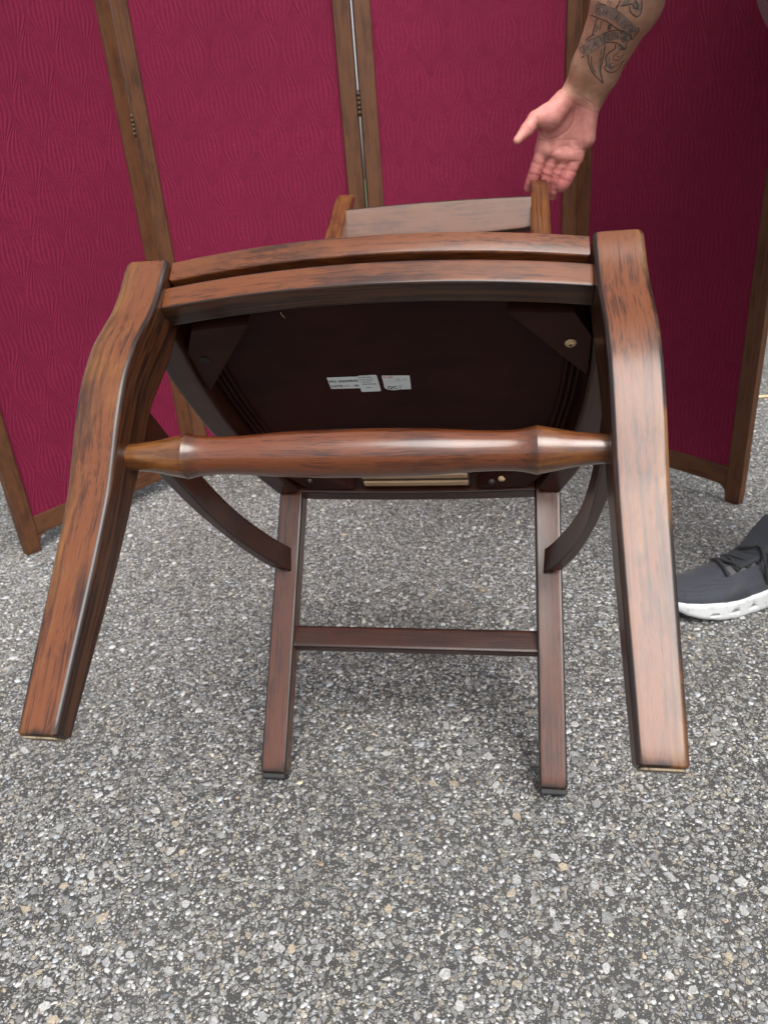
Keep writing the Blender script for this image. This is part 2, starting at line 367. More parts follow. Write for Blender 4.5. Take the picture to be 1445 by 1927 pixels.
def stone_verts(n, r, X, Y, m):
    """n-gon chips: outer ring below the surface, inner ring proud of it; arrays (m, 2n, 3)"""
    ang = (np.arange(n)[None, :]+rng.uniform(-.36, .36, (m, n)))*2*np.pi/n
    rad = r[:, None]*rng.uniform(.70, 1.12, (m, n))
    asp = rng.uniform(1., 1.9, m)[:, None]; rot = rng.uniform(0, 2*np.pi, m)[:, None]
    px = rad*np.cos(ang)*np.sqrt(asp); py = rad*np.sin(ang)/np.sqrt(asp)
    qx = px*np.cos(rot)-py*np.sin(rot); qy = px*np.sin(rot)+py*np.cos(rot)
    h = np.minimum(.0022, r*rng.uniform(.10, .34, m)); tx, ty = rng.normal(0, .10, (2, m))
    V = np.zeros((m, 2*n, 3)); V[:, :n, 0] = X[:, None]+qx*1.06; V[:, :n, 1] = Y[:, None]+qy*1.06; V[:, :n, 2] = -.0006
    ins = rng.uniform(.78, .93, (m, n)); V[:, n:, 0] = X[:, None]+qx*ins; V[:, n:, 1] = Y[:, None]+qy*ins
    V[:, n:, 2] = np.maximum(.0001, h[:, None]+qx*ins*tx[:, None]+qy*ins*ty[:, None])
    return V
def tints(m):
    g = rng.beta(1.4, 1.8, m)*.57+.09; T = np.stack([g*.99, g, g*1.0], 1)
    w = rng.uniform(0, 1, m); a = w < .16; T[a] *= np.array([1.06, 1.0, .87]); b_ = (w > .22) & (w < .235); T[b_] *= np.array([1.2, .92, .66]); c_ = w > .88; T[c_] *= np.array([.92, .98, 1.06])
    return np.clip(T, .03, .56)
near = np.argsort(-(ST[:, 2]/(ST[:, 1]**2*.83+.52)))[:300]
mask = np.ones(len(ST), bool); mask[near] = False
def build_stones(P):
    Vs, loops, starts, tots, cols = [], [], [], [], []; vb = 0; lb = 0
    nn = rng.integers(4, 8, len(P)); nn[P[:, 2] < .0019] = 4
    for n in (4, 5, 6, 7):
        Q = P[nn == n]; m = len(Q)
        if not m: continue
        V = stone_verts(n, Q[:, 2], Q[:, 0], Q[:, 1], m).reshape(-1, 3); Vs.append(V)
        base = vb+np.arange(m)[:, None]*2*n; k = np.arange(n); k2 = (k+1) % n
        quads = np.stack([k, k2, k2+n, k+n], 1).ravel(); L = np.concatenate([np.broadcast_to(base+quads[None], (m, 4*n)), base+(n+k)[None]], 1)
        loops.append(L.ravel()); tt = np.tile(np.array([4]*n+[n]), m); tots.append(tt)
        cols.append(np.repeat(np.c_[tints(m), np.ones(m)], 2*n, 0)); vb += 2*n*m
    V = np.concatenate(Vs); L = np.concatenate(loops); T = np.concatenate(tots); C = np.concatenate(cols)
    me = bpy.data.meshes.new('aggregate'); me.vertices.add(len(V)); me.vertices.foreach_set('co', V.astype(np.float32).ravel())
    me.loops.add(len(L)); me.loops.foreach_set('vertex_index', L.astype(np.int32)); me.polygons.add(len(T))
    S = np.concatenate([[0], np.cumsum(T)[:-1]]); me.polygons.foreach_set('loop_start', S.astype(np.int32))
    me.update(calc_edges=True); a = me.attributes.new('tint', 'FLOAT_COLOR', 'POINT'); a.data.foreach_set('color', C.astype(np.float32).ravel())
    me.materials.append(M['stone']); me.validate(); o = bpy.data.objects.new('aggregate', me); COL.objects.link(o); return o
agg = build_stones(ST[mask]); agg.parent = road; tag(agg, kind='stuff')
protos = []
for i in range(14):
    n = 5+i % 3; V = stone_verts(n, np.array([.006]), np.zeros(1), np.zeros(1), 1)[0]
    F = [(k, (k+1) % n, (k+1) % n+n, k+n) for k in range(n)]+[tuple(n+k for k in range(n))]
    me = bpy.data.meshes.new('stone_chip'); me.from_pydata(V.tolist(), [], F); me.materials.append(M['stone1']); protos.append(me)
for i in near:
    x, y, r = ST[i]; o = bpy.data.objects.new('stone_chip', protos[i % 14]); COL.objects.link(o); o.parent = road
    o.location = (x, y, 0); o.rotation_euler = (0, 0, rng.uniform(0, 6.28)); s = r/.006; o.scale = (s, s, s)

def grass():
    V, F = [], []
    for i in range(9000):
        x = rng.uniform(.7, 5.5); y = 3.30+rng.exponential(.9); h = rng.uniform(.03, .075); a = rng.uniform(0, 6.28); w = .0022
        dx, dy = math.cos(a)*w, math.sin(a)*w; l = rng.normal(0, .02, 2); b = len(V)
        V += [(x-dx, y-dy, -.02), (x+dx, y+dy, -.02), (x+l[0]*.4+dx*.7, y+l[1]*.4+dy*.7, h*.6-.02), (x+l[0]*.4-dx*.7, y+l[1]*.4-dy*.7, h*.6-.02), (x+l[0], y+l[1], h-.02)]
        F += [(b, b+1, b+2, b+3), (b+3, b+2, b+4)]
    return mesh_obj('grass', V, F, M['grass'])
tag(grass(), 'green grass blades along the edge of the asphalt', 'grass', kind='stuff')

# ------------------------------------------------------------------ folding screen
PH = [Vector((-.818, 1.500, 0)), Vector((-.5035, 1.927, 0)), Vector((.0180, 1.840, 0)), Vector((.5270, 1.905, 0)), Vector((.7915, 1.462, 0))]
screen = empty('folding_screen', (0, 1.75, 0))
tag(screen, 'four panel folding screen with burgundy patterned fabric in brown wooden frames', 'folding screen')
SH, SW, ST_ = 1.72, .037, .021
for i in range(4):
    A, B = PH[i], PH[i+1]; d = (B-A); t0, t1 = ((0, .0056), (.0056, .0022), (.0022, .0056), (.0056, 0))[i]; L = d.length-t0-t1; ang = math.atan2(d.y, d.x)
    # the fabric is the part, its frame pieces are its sub-parts
    g = Geo(); x0, x1, z0, z1 = SW-.004, L-SW+.004, .078, SH-.045
    N = 24; V = []; F = []
    for s in (-1, 1):
        for a in range(N+1):
            for c in range(N+1): V.append((x0+(x1-x0)*a/N, s*.0035, z0+(z1-z0)*c/N))
    M_ = (N+1)**2
    for a in range(N):
        for c in range(N):
            q = (a*(N+1)+c, (a+1)*(N+1)+c, (a+1)*(N+1)+c+1, a*(N+1)+c+1); F += [q, tuple(M_+k for k in reversed(q))]
    p = mesh_obj('fabric_panel', V, F, M['fabric'], screen)
    p.matrix_parent_inverse = Matrix.Translation(-screen.location)
    p.location = (A.x+d.normalized().x*t0, A.y+d.normalized().y*t0, 0); p.rotation_euler = (0, 0, ang)
    X, Y, Z = Vector((1, 0, 0)), Vector((0, 1, 0)), Vector((0, 0, 1))
    for xs in (SW/2, L-SW/2):
        g = Geo(); sgn = 1 if xs < L/2 else -1
        sweep(g, [(Vector((xs, 0, 0)), X, Y, SW/2-.002, ST_/2), (Vector((xs, 0, .03)), X, Y, SW/2, ST_/2), (Vector((xs, 0, .9)), X, Y, SW/2, ST_/2), (Vector((xs, 0, SH)), X, Y, SW/2, ST_/2)], r=.002, seg=2, cap=.0015)
        # small curved bracket where the bottom rail meets the stile
        g.obj('stile', M['oak'], p)
        g2 = Geo(); pts = [(0, 0), (.020, 0)] + [(.020-.020*math.sin(t), -.020+.020*math.cos(t)) for t in np.linspace(0, math.pi/2, 6)][1:]
        e0 = xs+sgn*SW/2; Vb = [(e0+sgn*a, yy, .038+b_) for yy in (-.009, .009) for a, b_ in pts]; n = len(pts)
        Fb = [tuple(range(n)), tuple(reversed(range(n, 2*n)))]+[(k, (k+1) % n+0, (k+1) % n+n, k+n) for k in range(n)]
        g2.add(Vb, Fb); ob = g2.obj('bracket', M['oak'], p, smooth=False, wn=False)
        bm_ = bmesh.new(); bm_.from_mesh(ob.data); bmesh.ops.recalc_face_normals(bm_, faces=bm_.faces); bm_.to_mesh(ob.data); bm_.free()
    for zc, hh in ((.060, .022), (SH-.03, .02)):
        g = Geo(); sweep(g, [(Vector((SW+.0005, 0, zc)), Y, Z, ST_/2-.0015, hh), (Vector((L/2, 0, zc)), Y, Z, ST_/2-.0015, hh), (Vector((L-SW-.0005, 0, zc)), Y, Z, ST_/2-.0015, hh)], r=.002, seg=2, cap=0)
        g.obj('rail', M['oak'], p)
for i in (1, 2, 3):
    for zc in (.25, .868, 1.50):
        P = PH[i]; fwd = Vector((P.x, P.y, 0)).normalized()*-1
        g = Geo(); c = P+fwd*(ST_/2+.0015)
        for k in range(5):
            zz = zc-.022+k*.009
            tube(g, [(c.x, c.y, zz), (c.x, c.y, zz+.0082)], .0038, 10)
        side = Vector((-fwd.y, fwd.x, 0))
        h = g.obj('hinge', M['brass'], screen, wn=False); h.matrix_parent_inverse = Matrix.Translation(-screen.location)
        g = Geo(); tube(g, [(c.x, c.y, zc-.025), (c.x, c.y, zc+.026)], .0016, 8)
        q = g.obj('hinge_pin', M['brass'], h, wn=False)

# ------------------------------------------------------------------ chair (own frame: x right, y to the back, z up; tilted back on its rear feet)
YAW, TILT = R(10.486), R(47.67)
chair = empty('wooden_chair', (.0066, .7225, 0)); chair.rotation_mode = 'XYZ'
CM = Matrix.Translation((.0066, .7225, 0)) @ Matrix.Rotation(-YAW, 4, 'Z') @ Matrix.Rotation(-TILT, 4, 'X')
chair.matrix_world = CM
tag(chair, 'dark brown wooden dining chair tipped back on its rear legs showing its underside', 'chair')
X, Y, Z = Vector((1, 0, 0)), Vector((0, 1, 0)), Vector((0, 0, 1))
# front sabre legs
FZ = [-.001, .06, .13, .19, .22, .255, .285, .305, .335, .36, .385, .41, .435, .4515]
FYF = [-.4885, -.4895, -.4905, -.4935, -.4985, -.5060, -.5105, -.5115, -.5090, -.5020, -.4945, -.4905, -.4900, -.4880]
FYB = [-.4655, -.4610, -.4555, -.4540, -.4545, -.4555, -.4575, -.4570, -.4500, -.4450, -.4430, -.4415, -.4420, -.4460]
for s in (-1, 1):
    fy = lambda z: interp(z, FZ, FYF); by = lambda z: interp(z, FZ, FYB)
    sm = spline(list(zip(FZ, FYF, FYB)), 60); st = []
    for z, a, b_ in sm:
        t = 1-max(0, z)/.45; xo = .2445-.003*t + (.002*math.sin(math.pi*min(1, max(0, z)/.45))); xi = .2000+.0075*t
        if z > .443: k = (z-.443)/.0085; xo -= .003*k*k; xi += .002*k*k
        st.append((Vector((s*(xo+xi)/2, (a+b_)/2, z)), X, Y, (xo-xi)/2, (b_-a)/2, .0042))
    g = Geo(); sweep(g, st, seg=4, cap=.0022)
    g.wear = lambda v, s=s: -1. if s*v[0] < .2005+.0075*(1-max(0, v[2])/.45)+.0012 else .22+.5*min(1, max(0, (s*v[0]-.225)/.02))*(.45+.55*math.sin(v[2]*17+s)**2)  # inner face: dark striped stain plus painted shade; outer edge: golden wear
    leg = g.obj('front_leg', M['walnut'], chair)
    g = Geo(); V = []; ring = rrect(st[0][3]-.0026, st[0][4]-.0024, .004, 3); zc = st[0][0].z
    V = [(st[0][0].x+a, st[0][0].y+b_, zc-.0014) for a, b_, e in ring]+[(st[0][0].x+a*.98, st[0][0].y+b_*.98, zc+.001) for a, b_, e in ring]; n = len(ring)
    Fc = [tuple(reversed(range(n)))]+[(k, (k+1) % n, (k+1) % n+n, k+n) for k in range(n)]
    g.add(V, Fc, [(v[1]*3, v[0]*3, v[2]) for v in V]); g.obj('worn_end', M['worn'], leg, smooth=False, wn=False)
# rear legs running up into the back posts
PZ = [0, .12, .25, .373, .45, .60, .80, .95, 1.02, 1.060, 1.086]
PYF = [-.0268, -.0476, -.0702, -.0916, -.0980, -.0850, -.0430, .0000, .0230, .0370, .0500]
PXO = [.1970, .1967, .1960, .1956, .1956, .197, .200, .202, .203, .2035, .2025]
PDP = [.0268, .0275, .0285, .030, .032, .031, .028, .027, .027, .024, .014]
for s in (-1, 1):
    sm = spline(list(zip(PZ, PYF, PXO, PDP)), 70); st = []
    for z, a, xo, dp in sm:
        st.append((Vector((s*(xo-.017), a+dp/2, z)), X, Y, .017, dp/2, .003 if z < .5 else .005))
    g = Geo(); sweep(g, st, seg=4, cap=.0045); g.wear = lambda v: .25*max(0, 1-v[2]/.12) if v[2] < .5 else min(.62, (v[2]-.5)*2.)  # upper posts: golden tone with sky reflection painted into the colour
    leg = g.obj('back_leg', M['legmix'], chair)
    g = Geo(); c = st[0][0]; box(g, (c.x, c.y, -.0012), (.0155, .0118, .0032)); g.obj('foot_pad', M['rubber'], leg)
# crest rail and a lower back rail
for nm, zc, hh, ye, bow in (('crest_rail', .978, .030, .0250, .004), ('back_rail', .70, .022, -.052, .010)):
    st = []
    for x in np.linspace(-.1700, .1700, 22):
        k = 1-(x/.1700)**2; st.append((Vector((x, ye+bow*k, zc+.002*k)), Vector((0, -.37, 1)).normalized()*-1, Vector((0, 1, .37)).normalized(), hh+.0045*k, .009))
    g = Geo(); sweep(g, st, r=.004, seg=3, cap=0); g.wear = lambda v: .12; g.obj(nm, M['crest'], chair)
# front apron, seat board
def bowf(x): return -.4822-.0185*(1-(x/.2)**2)
st = [(Vector((x, bowf(x)+.0135, .4072)), Y, Z, .0135, .0130) for x in np.linspace(-.2005, .2005, 26)]
g = Geo(); sweep(g, st, r=.0022, seg=3, cap=0); g.wear = lambda v: -1. if v[2] < .3952 else 0.  # bottom face: shade under the apron painted in as a dark stain
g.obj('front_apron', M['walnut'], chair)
SX = [(-.445, .2360), (-.387, .2386), (-.36, .2394), (-.30, .2375), (-.2566, .2337), (-.2, .2262), (-.15, .2135), (-.094, .1957)]
for s in (-1, 1):
    P = spline([(a, b_) for a, b_ in SX], 26); st = []
    for k, (y, xo) in enumerate(P):
        q0, q1 = P[max(0, k-1)], P[min(len(P)-1, k+1)]; t = Vector((s*(q1[1]-q0[1]), q1[0]-q0[0], 0)).normalized(); nrm = Vector((t.y, -t.x, 0))*s
        zb = .394+(y+.48)*-.0538
        st.append((Vector((s*xo, y, zb+.0165))-nrm*.0155, nrm, Z, .0155, .0165))
    g = Geo(); sweep(g, st, r=.002, seg=2, cap=0); g.obj('side_apron', M['mahogany'], chair)
st = [(Vector((x, -.0875+.006*(1-(x/.162)**2), .3735+.022)), Y, Z, .0125, .022) for x in np.linspace(-.1615, .1615, 14)]
g = Geo(); sweep(g, st, r=.0018, seg=2, cap=0); g.obj('rear_apron', M['mahogany'], chair)
def seat_outline(ins, zf, zr):
    """closed outline of the seat: bowed front edge, bowed sides, rear edge"""
    out = []
    for x in np.linspace(-.1985+ins, .1985-ins, 18): out.append((x, bowf(x)-.0005+ins))
    rear = [(-.43, .198), (-.425, .245), (-.387, .2445), (-.30, .2425), (-.2, .231), (-.15, .219), (-.105, .205), (-.105, .160), (-.062, .158)]
    for y, x in rear: out.append((x-ins, y))
    for y, x in reversed(rear): out.append((-x+ins, y))
    return out
def slab(name, ins, z0, z1, bev, mat):
    sl = lambda y: (y+.48)*-.0538
    O1, O2 = seat_outline(ins+bev, 0, 0), seat_outline(ins, 0, 0); n = len(O1); V = []; G = []
    for O, z in ((O1, z0), (O2, z0+bev), (O2, z1-bev), (O1, z1)):
        for x, y in O: V.append((x, y, z+sl(y))); G.append((x, y, z))
    F = [tuple(reversed(range(n))), tuple(3*n+k for k in range(n))]
    for r_ in range(3):
        for k in range(n): F.append((r_*n+k, r_*n+(k+1) % n, (r_+1)*n+(k+1) % n, (r_+1)*n+k))
    g = Geo(); g.add(V, F, G, [.0]*n+[.5]*n+[.3]*n+[.2]*n); return g.obj(name, mat, chair, smooth=True)
seat = slab('seat', .0, .4270, .4515, .0026, M['walnut'])
under = slab('seat_underside', .031, .4222, .4268, .001, M['under'])
# ridges of the seat frame moulding along both sides of the recess
for s in (-1, 1):
    for k in range(3):
        P = spline([(a, b_-.0385-.0065*k) for a, b_ in SX[1:]], 16); g = Geo()
        st = [(Vector((s*xo, y, .4212+(y+.48)*-.0538-.0012*(2-k))), X, Z, .0022, .003) for y, xo in P]
        sweep(g, st, r=.0012, seg=2, cap=0); g.obj('seat_moulding', M['under'], chair)
# corner blocks
sl = lambda y: (y+.48)*-.0538
def block(poly, z, t, hole=None, fill=None, mat=None):
    n = len(poly); V = [(x, y, z+sl(y)) for x, y in poly]+[(x, y, z+t+sl(y)) for x, y in poly]
    area = sum(poly[i][0]*poly[(i+1) % n][1]-poly[(i+1) % n][0]*poly[i][1] for i in range(n))
    F = [tuple(range(n)), tuple(reversed(range(n, 2*n)))]+[(k, k+n, (k+1) % n+n, (k+1) % n) for k in range(n)]
    if area > 0: F = [tuple(reversed(f)) for f in F]
    dx = Vector((poly[1][0]-poly[0][0], poly[1][1]-poly[0][1], 0)).normalized(); dy = Vector((-dx.y, dx.x, 0))
    g = Geo(); g.add(V, F, [(Vector(v).dot(dx), Vector(v).dot(dy), v[2]) for v in V]); o = g.obj('corner_block', mat or M['under2'], chair, smooth=False, wn=False)
    for (hx, hy, hr, kind) in hole or []:
        g = Geo(); zz = z+sl(hy)
        if kind == 'hole':      # nearly flat disc, the shade of a hole put into its dark colour
            n = 20; Vv = []; prof = [(hr*1.12, -.0004), (hr, -.0006), (hr*.92, .004), (hr*.5, .006)]
            for r_, dz in prof:
                for k in range(n): a = 2*math.pi*k/n; Vv.append((hx+r_*math.cos(a), hy+r_*math.sin(a), zz+(-.0007 if dz < .001 else -.0005-.0001*dz)))
            Ff = [(i*n+k, (i+1)*n+k, (i+1)*n+(k+1) % n, i*n+(k+1) % n) for i in range(3) for k in range(n)]+[tuple(reversed([3*n+k for k in range(n)]))]
            g.add(Vv, [tuple(reversed(f)) for f in Ff]); g.obj('painted_hole', M['dark'], o, smooth=False, wn=False)
        else:
            n = 18; prof = [(hr, .002), (hr, -.0008), (hr*.8, -.0022), (hr*.3, -.0028)]; Vv = []
            for r_, dz in prof:
                for k in range(n): a = 2*math.pi*k/n; Vv.append((hx+r_*math.cos(a), hy+r_*math.sin(a), zz+dz))
            Ff = [(i*n+k, (i+1)*n+k, (i+1)*n+(k+1) % n, i*n+(k+1) % n) for i in range(3) for k in range(n)]+[tuple(3*n+k for k in range(n))]
            g.add(Vv, [tuple(reversed(f)) for f in Ff]); g.obj('wood_plug' if kind == 'plug' else 'screw_head', M['rawwood'] if kind == 'plug' else M['steel'], o, wn=False)
block([(-.126, -.4475), (-.187, -.4425), (-.2055, -.408), (-.2075, -.338)], .3995, .022, [(-.1905, -.396, .0052, 'hole')])
block([(.126, -.4475), (.187, -.4425), (.2055, -.408), (.2075, -.345)], .3995, .022, [(.1865, -.399, .0056, 'plug')])
block([(-.085, -.1015), (-.150, -.1015), (-.172, -.140), (-.176, -.175)], .3975, .020, [(-.142, -.128, .0035, 'screw')])
block([(.085, -.1015), (.150, -.1015), (.172, -.140), (.176, -.175)], .3975, .020, [(.105, -.118, .0048, 'screw'), (.118, -.126, .0045, 'plug')])
# pale slotted batten by the rear rail
sb = Geo(); bt = Geo(); bb = .3985
box(bt, (.003, -.127, bb+.0075+sl(-.127)), (.074, .025, .0075))
for yy in (-.137, -.1165): box(sb, (.003, yy, bb-.0005+sl(yy)), (.071, .0055, .0018))
bt.obj('slotted_batten', M['mahogany'], chair)
sb.obj('pale_slat', M['rawwood'], bpy.data.objects['slotted_batten'])
g = Geo(); tube(g, spline([(-.098, -.437, (.4222+.043*-.0538)-.0006), (-.0975, -.434, (.4222+.043*-.0538)-.0016), (-.0965, -.431, (.4222+.043*-.0538)-.0012), (-.0965, -.428, (.4222+.043*-.0538)-.0005)], 10), .00035, 5); g.obj('pale_fibre', M['straw'], under, wn=False)
# turned front stretcher
def turned(h):
    prof = []
    ctl = [(-.206, .0118, .9), (-.2, .0120, .8), (-.18, .0140, .2), (-.165, .0170, .2), (-.1525, .0193, .5), (-.1490, .0200, 1.0), (-.1460, .0193, .9), (-.137, .0174, .6), (-.124, .0165, .3), (-.10, .0170, 0), (-.06, .0195, 0), (0, .0206, 0)]
    ctl = ctl+[(-x, r_, e) for x, r_, e in reversed(ctl[:-1])]
    return [tuple(v) for v in spline(ctl, 90)]
g = Geo(); lathe(g, turned(0), 40, centre=(0, -.475, .2395)); g.wear = lambda v: .7*min(1, max(0, (abs(v[0])-.13)/.03)); g.obj('front_stretcher', M['turned'], chair)
# bowed side stretchers
SO = [(-.458, .2215), (-.394, .2238), (-.325, .2242), (-.2664, .2216), (-.2014, .2160), (-.1376, .2070), (-.0905, .1945)]
SI = [(-.458, .2060), (-.385, .2090), (-.293, .2106), (-.2216, .2078), (-.1646, .1992), (-.1054, .1842), (-.0730, .1712)]
for s in (-1, 1):
    A_, B_ = spline(SO, 26), spline(SI, 26); st = []
    for (yo, xo), (yi, xi) in zip(A_, B_):
        o_, i_ = Vector((s*xo, yo, 0)), Vector((s*xi, yi, 0)); c = (o_+i_)/2; n_ = (o_-i_); hw = n_.length/2
        st.append((Vector((c.x, c.y, .2815)), n_.normalized(), Z, hw, .0165))
    g = Geo(); sweep(g, st, r=.002, seg=2, cap=0); so = g.obj('side_stretcher', M['mahogany'], chair)
    g = Geo(); n = 14; cx, cy = s*.181, -.085
    Vv = [(cx+.0032*math.cos(2*math.pi*k/n), cy+.0032*math.sin(2*math.pi*k/n), .2645) for k in range(n)]; g.add(Vv, [tuple(reversed(range(n)))]); g.obj('painted_hole', M['dark'], so, smooth=False, wn=False)  # flat dark disc, painted in place of a shaded screw hole
g = Geo(); sweep(g, [(Vector((x, -.0385, .1795)), Vector((0, .985, -.17)), Vector((0, .17, .985)), .008, .0157) for x in (-.1625, -.08, 0, .08, .1625)], r=.002, seg=2, cap=0)
g.obj('rear_stretcher', M['mahogany'], chair)

# paper labels under the seat
LZ = .4222
def label(poly, dz, rot, items):
    """poly: outline in chair x,y of the sticker"""
    n = len(poly); zz = [LZ-dz+sl(y) for x, y in poly]
    V = [(x, y, z) for (x, y), z in zip(poly, zz)]+[(x, y, z+.00025) for (x, y), z in zip(poly, zz)]
    ar = sum(poly[i][0]*poly[(i+1) % n][1]-poly[(i+1) % n][0]*poly[i][1] for i in range(n))
    F = [tuple(range(n)), tuple(reversed(range(n, 2*n)))]+[(k, k+n, (k+1) % n+n, (k+1) % n) for k in range(n)]
    if ar > 0: F = [tuple(reversed(f)) for f in F]
    o = mesh_obj('paper_label', V, F, M['paper'], chair, smooth=False)
    for it in items:
        if it[0] == 'text':
            _, txt, x, y, size, mat, bold = it
            cu = bpy.data.curves.new('printed_text', 'FONT'); cu.body = txt; cu.size = size; cu.extrude = .00006; cu.offset = size*(.018 if bold else 0); cu.materials.append(M[mat])
            tmp = bpy.data.objects.new('tmp', cu); COL.objects.link(tmp); me = bpy.data.meshes.new_from_object(tmp.evaluated_get(bpy.context.evaluated_depsgraph_get())); bpy.data.objects.remove(tmp); bpy.data.curves.remove(cu)
            me.name = 'printed_text'; t = bpy.data.objects.new('printed_text', me); COL.objects.link(t); t.parent = o
            t.matrix_local = Matrix.Translation((x, y, LZ-dz-.00012+sl(y))) @ Matrix(((1, 0, 0, 0), (0, -1, 0, 0), (0, 0, -1, 0), (0, 0, 0, 1))) @ Matrix.Rotation(rot, 4, 'Z')
        else:
            _, x, y, w, h, mat = it
            zc = LZ-dz-.00012+sl(y); Vb = [(x, y, zc), (x+w, y, zc), (x+w, y+h, zc), (x, y+h, zc)]
            mesh_obj('printed_line', Vb, [(0, 1, 2, 3)], M[mat], o, smooth=False)
    return o
label([(-.076, -.3255), (-.040, -.3255), (-.0400, -.3035), (-.0755, -.3040)], .0003, 0, [
    ('text', 'PO: 20629042', -.0748, -.3162, .0058, 'ink_black', True), ('text', 'DATE :11 - 201', -.0748, -.3072, .0056, 'ink_black', True)])
bars = []; xx = -.0375
for k in range(22):
    w = random.choice((.0003, .0004, .0006)); bars.append(('line', xx, -.3125, w, .0058, 'ink_black')); xx += w+random.choice((.0003, .0005))
label([(-.0405, -.3262), (-.0385, -.3275), (-.0195, -.3280), (-.0182, -.3268), (-.0178, -.2985), (-.0190, -.2970), (-.0398, -.2965), (-.0410, -.2978)], .0007, 0,
    [('text', 'POTTERY BARN', -.0398, -.3240, .0021, 'ink_black', True), ('text', 'WWW.POTTERYBARN.COM', -.0396, -.3205, .0014, 'ink_black', False), ('text', 'SIDE CHAIR MAHOGANY', -.0396, -.3178, .0014, 'ink_black', False),
     ('text', 'MADE IN VIETNAM', -.0380, -.3148, .0014, 'ink_black', False), ('text', '2062904', -.034, -.3040, .0020, 'ink_black', False)]+bars)
arc = [(-.0005-.0125*math.sin(t)-.0, -.3035+.0058*(1-math.cos(t))*0+.0062*math.cos(t)) for t in np.linspace(.1, 1.5, 7)]
label([(-.0129, -.3256), (.0185, -.3240), (.0172, -.2985), (.0040, -.2985)]+arc, .0003, 0, [
    ('text', '9160', -.0118, -.3208, .0055, 'ink_red', False), ('line', -.0110, -.3150, .027, .0004, 'ink_pencil'), ('text', '12.15', .001, -.3162, .0060, 'ink_pencil', False),
    ('text', 'QC :', -.0098, -.3005, .0078, 'ink_black', True), ('line', .002, -.3020, .014, .0004, 'ink_pencil'), ('text', 'V~', .004, -.3040, .0060, 'ink_pencil', False)])

# ------------------------------------------------------------------ person
class SDF:
    def __init__(s, lo, hi, h):
        s.lo = np.array(lo, float); s.h = h; s.n = np.ceil((np.array(hi)-s.lo)/h).astype(int)+1; s.F = np.full(s.n, 1e3, np.float32)
    def blank(s):
        o = SDF.__new__(SDF); o.lo, o.h, o.n = s.lo, s.h, s.n; o.F = np.full(s.n, 1e3, np.float32); return o
    def region(s, a, b, r):
        lo = np.minimum(a, b)-r; hi = np.maximum(a, b)+r
        i0 = np.clip(np.floor((lo-s.lo)/s.h).astype(int), 0, s.n-1); i1 = np.clip(np.ceil((hi-s.lo)/s.h).astype(int)+1, 1, s.n)
        sl = tuple(slice(p, q) for p, q in zip(i0, i1)); ax = [s.lo[k]+s.h*np.arange(i0[k], i1[k]) for k in range(3)]
        return sl, np.meshgrid(*ax, indexing='ij')
    def cone(s, a, b, ra, rb, k=.01, scale=None):
        a, b = np.array(a, float), np.array(b, float); m = max(ra, rb)*(2.2 if scale is not None else 1)+3*k+3*s.h
        sl, P = s.region(a, b, m)
        ab = b-a; L = float(ab@ab)+1e-12
        d0, d1, d2 = P[0]-a[0], P[1]-a[1], P[2]-a[2]
        t = np.clip((d0*ab[0]+d1*ab[1]+d2*ab[2])/L, 0, 1)
        x, y, z = d0-t*ab[0], d1-t*ab[1], d2-t*ab[2]
        if scale is not None: x, y, z = x/scale[0], y/scale[1], z/scale[2]
        d = np.sqrt(x*x+y*y+z*z)-(ra+(rb-ra)*t)
        if scale is not None: d = d*min(scale)
        s.merge(sl, d.astype(np.float32), k)
    def merge(s, sl, d, k):
        f = s.F[sl]
        if k > 0:
            h = np.maximum(k-np.abs(f-d), 0)/k; s.F[sl] = np.minimum(f, d)-h*h*k*.25
        else: s.F[sl] = np.minimum(f, d)
    def mesh(s):
        F = s.F; sg = F < 0; n = F.shape
        off = [(i, j, k) for i in (0, 1) for j in (0, 1) for k in (0, 1)]
        cnt = sum(sg[i:n[0]-1+i, j:n[1]-1+j, k:n[2]-1+k].astype(np.uint8) for i, j, k in off)
        idx = np.argwhere((cnt > 0) & (cnt < 8)); vid = np.full(cnt.shape, -1, np.int32); vid[tuple(idx.T)] = np.arange(len(idx))
        pos = np.zeros((len(idx), 3)); c = np.zeros(len(idx))
        for p in off:
            for ax in range(3):
                if p[ax]: continue
                q = list(p); q[ax] = 1; q = tuple(q)
                f0 = F[tuple((idx+p).T)]; f1 = F[tuple((idx+q).T)]; m = (f0 < 0) != (f1 < 0)
                t = np.where(m, f0/np.where(m, f0-f1, 1), 0); e = np.array(p, float)[None].repeat(len(idx), 0); e[:, ax] += t
                pos[m] += e[m]; c[m] += 1
        V = s.lo+s.h*(idx+pos/c[:, None]); faces = []
        for ax in range(3):
            a1, a2 = (ax+1) % 3, (ax+2) % 3
            sl0 = [slice(None)]*3; sl1 = [slice(None)]*3; sl0[ax] = slice(0, -1); sl1[ax] = slice(1, None)
            A, B = sg[tuple(sl0)], sg[tuple(sl1)]; e = np.argwhere(A != B); ok = np.ones(len(e), bool)
            for k in (a1, a2): ok &= (e[:, k] > 0) & (e[:, k] < n[k]-1)
            e = e[ok]; ins = A[tuple(e.T)]
            def cell(d1, d2):
                q = e.copy(); q[:, a1] += d1; q[:, a2] += d2; return vid[tuple(q.T)]
            Q = np.stack([cell(-1, -1), cell(0, -1), cell(0, 0), cell(-1, 0)], 1)
            Q[~ins] = Q[~ins][:, ::-1]; faces.append(Q)
        return V, np.concatenate(faces)
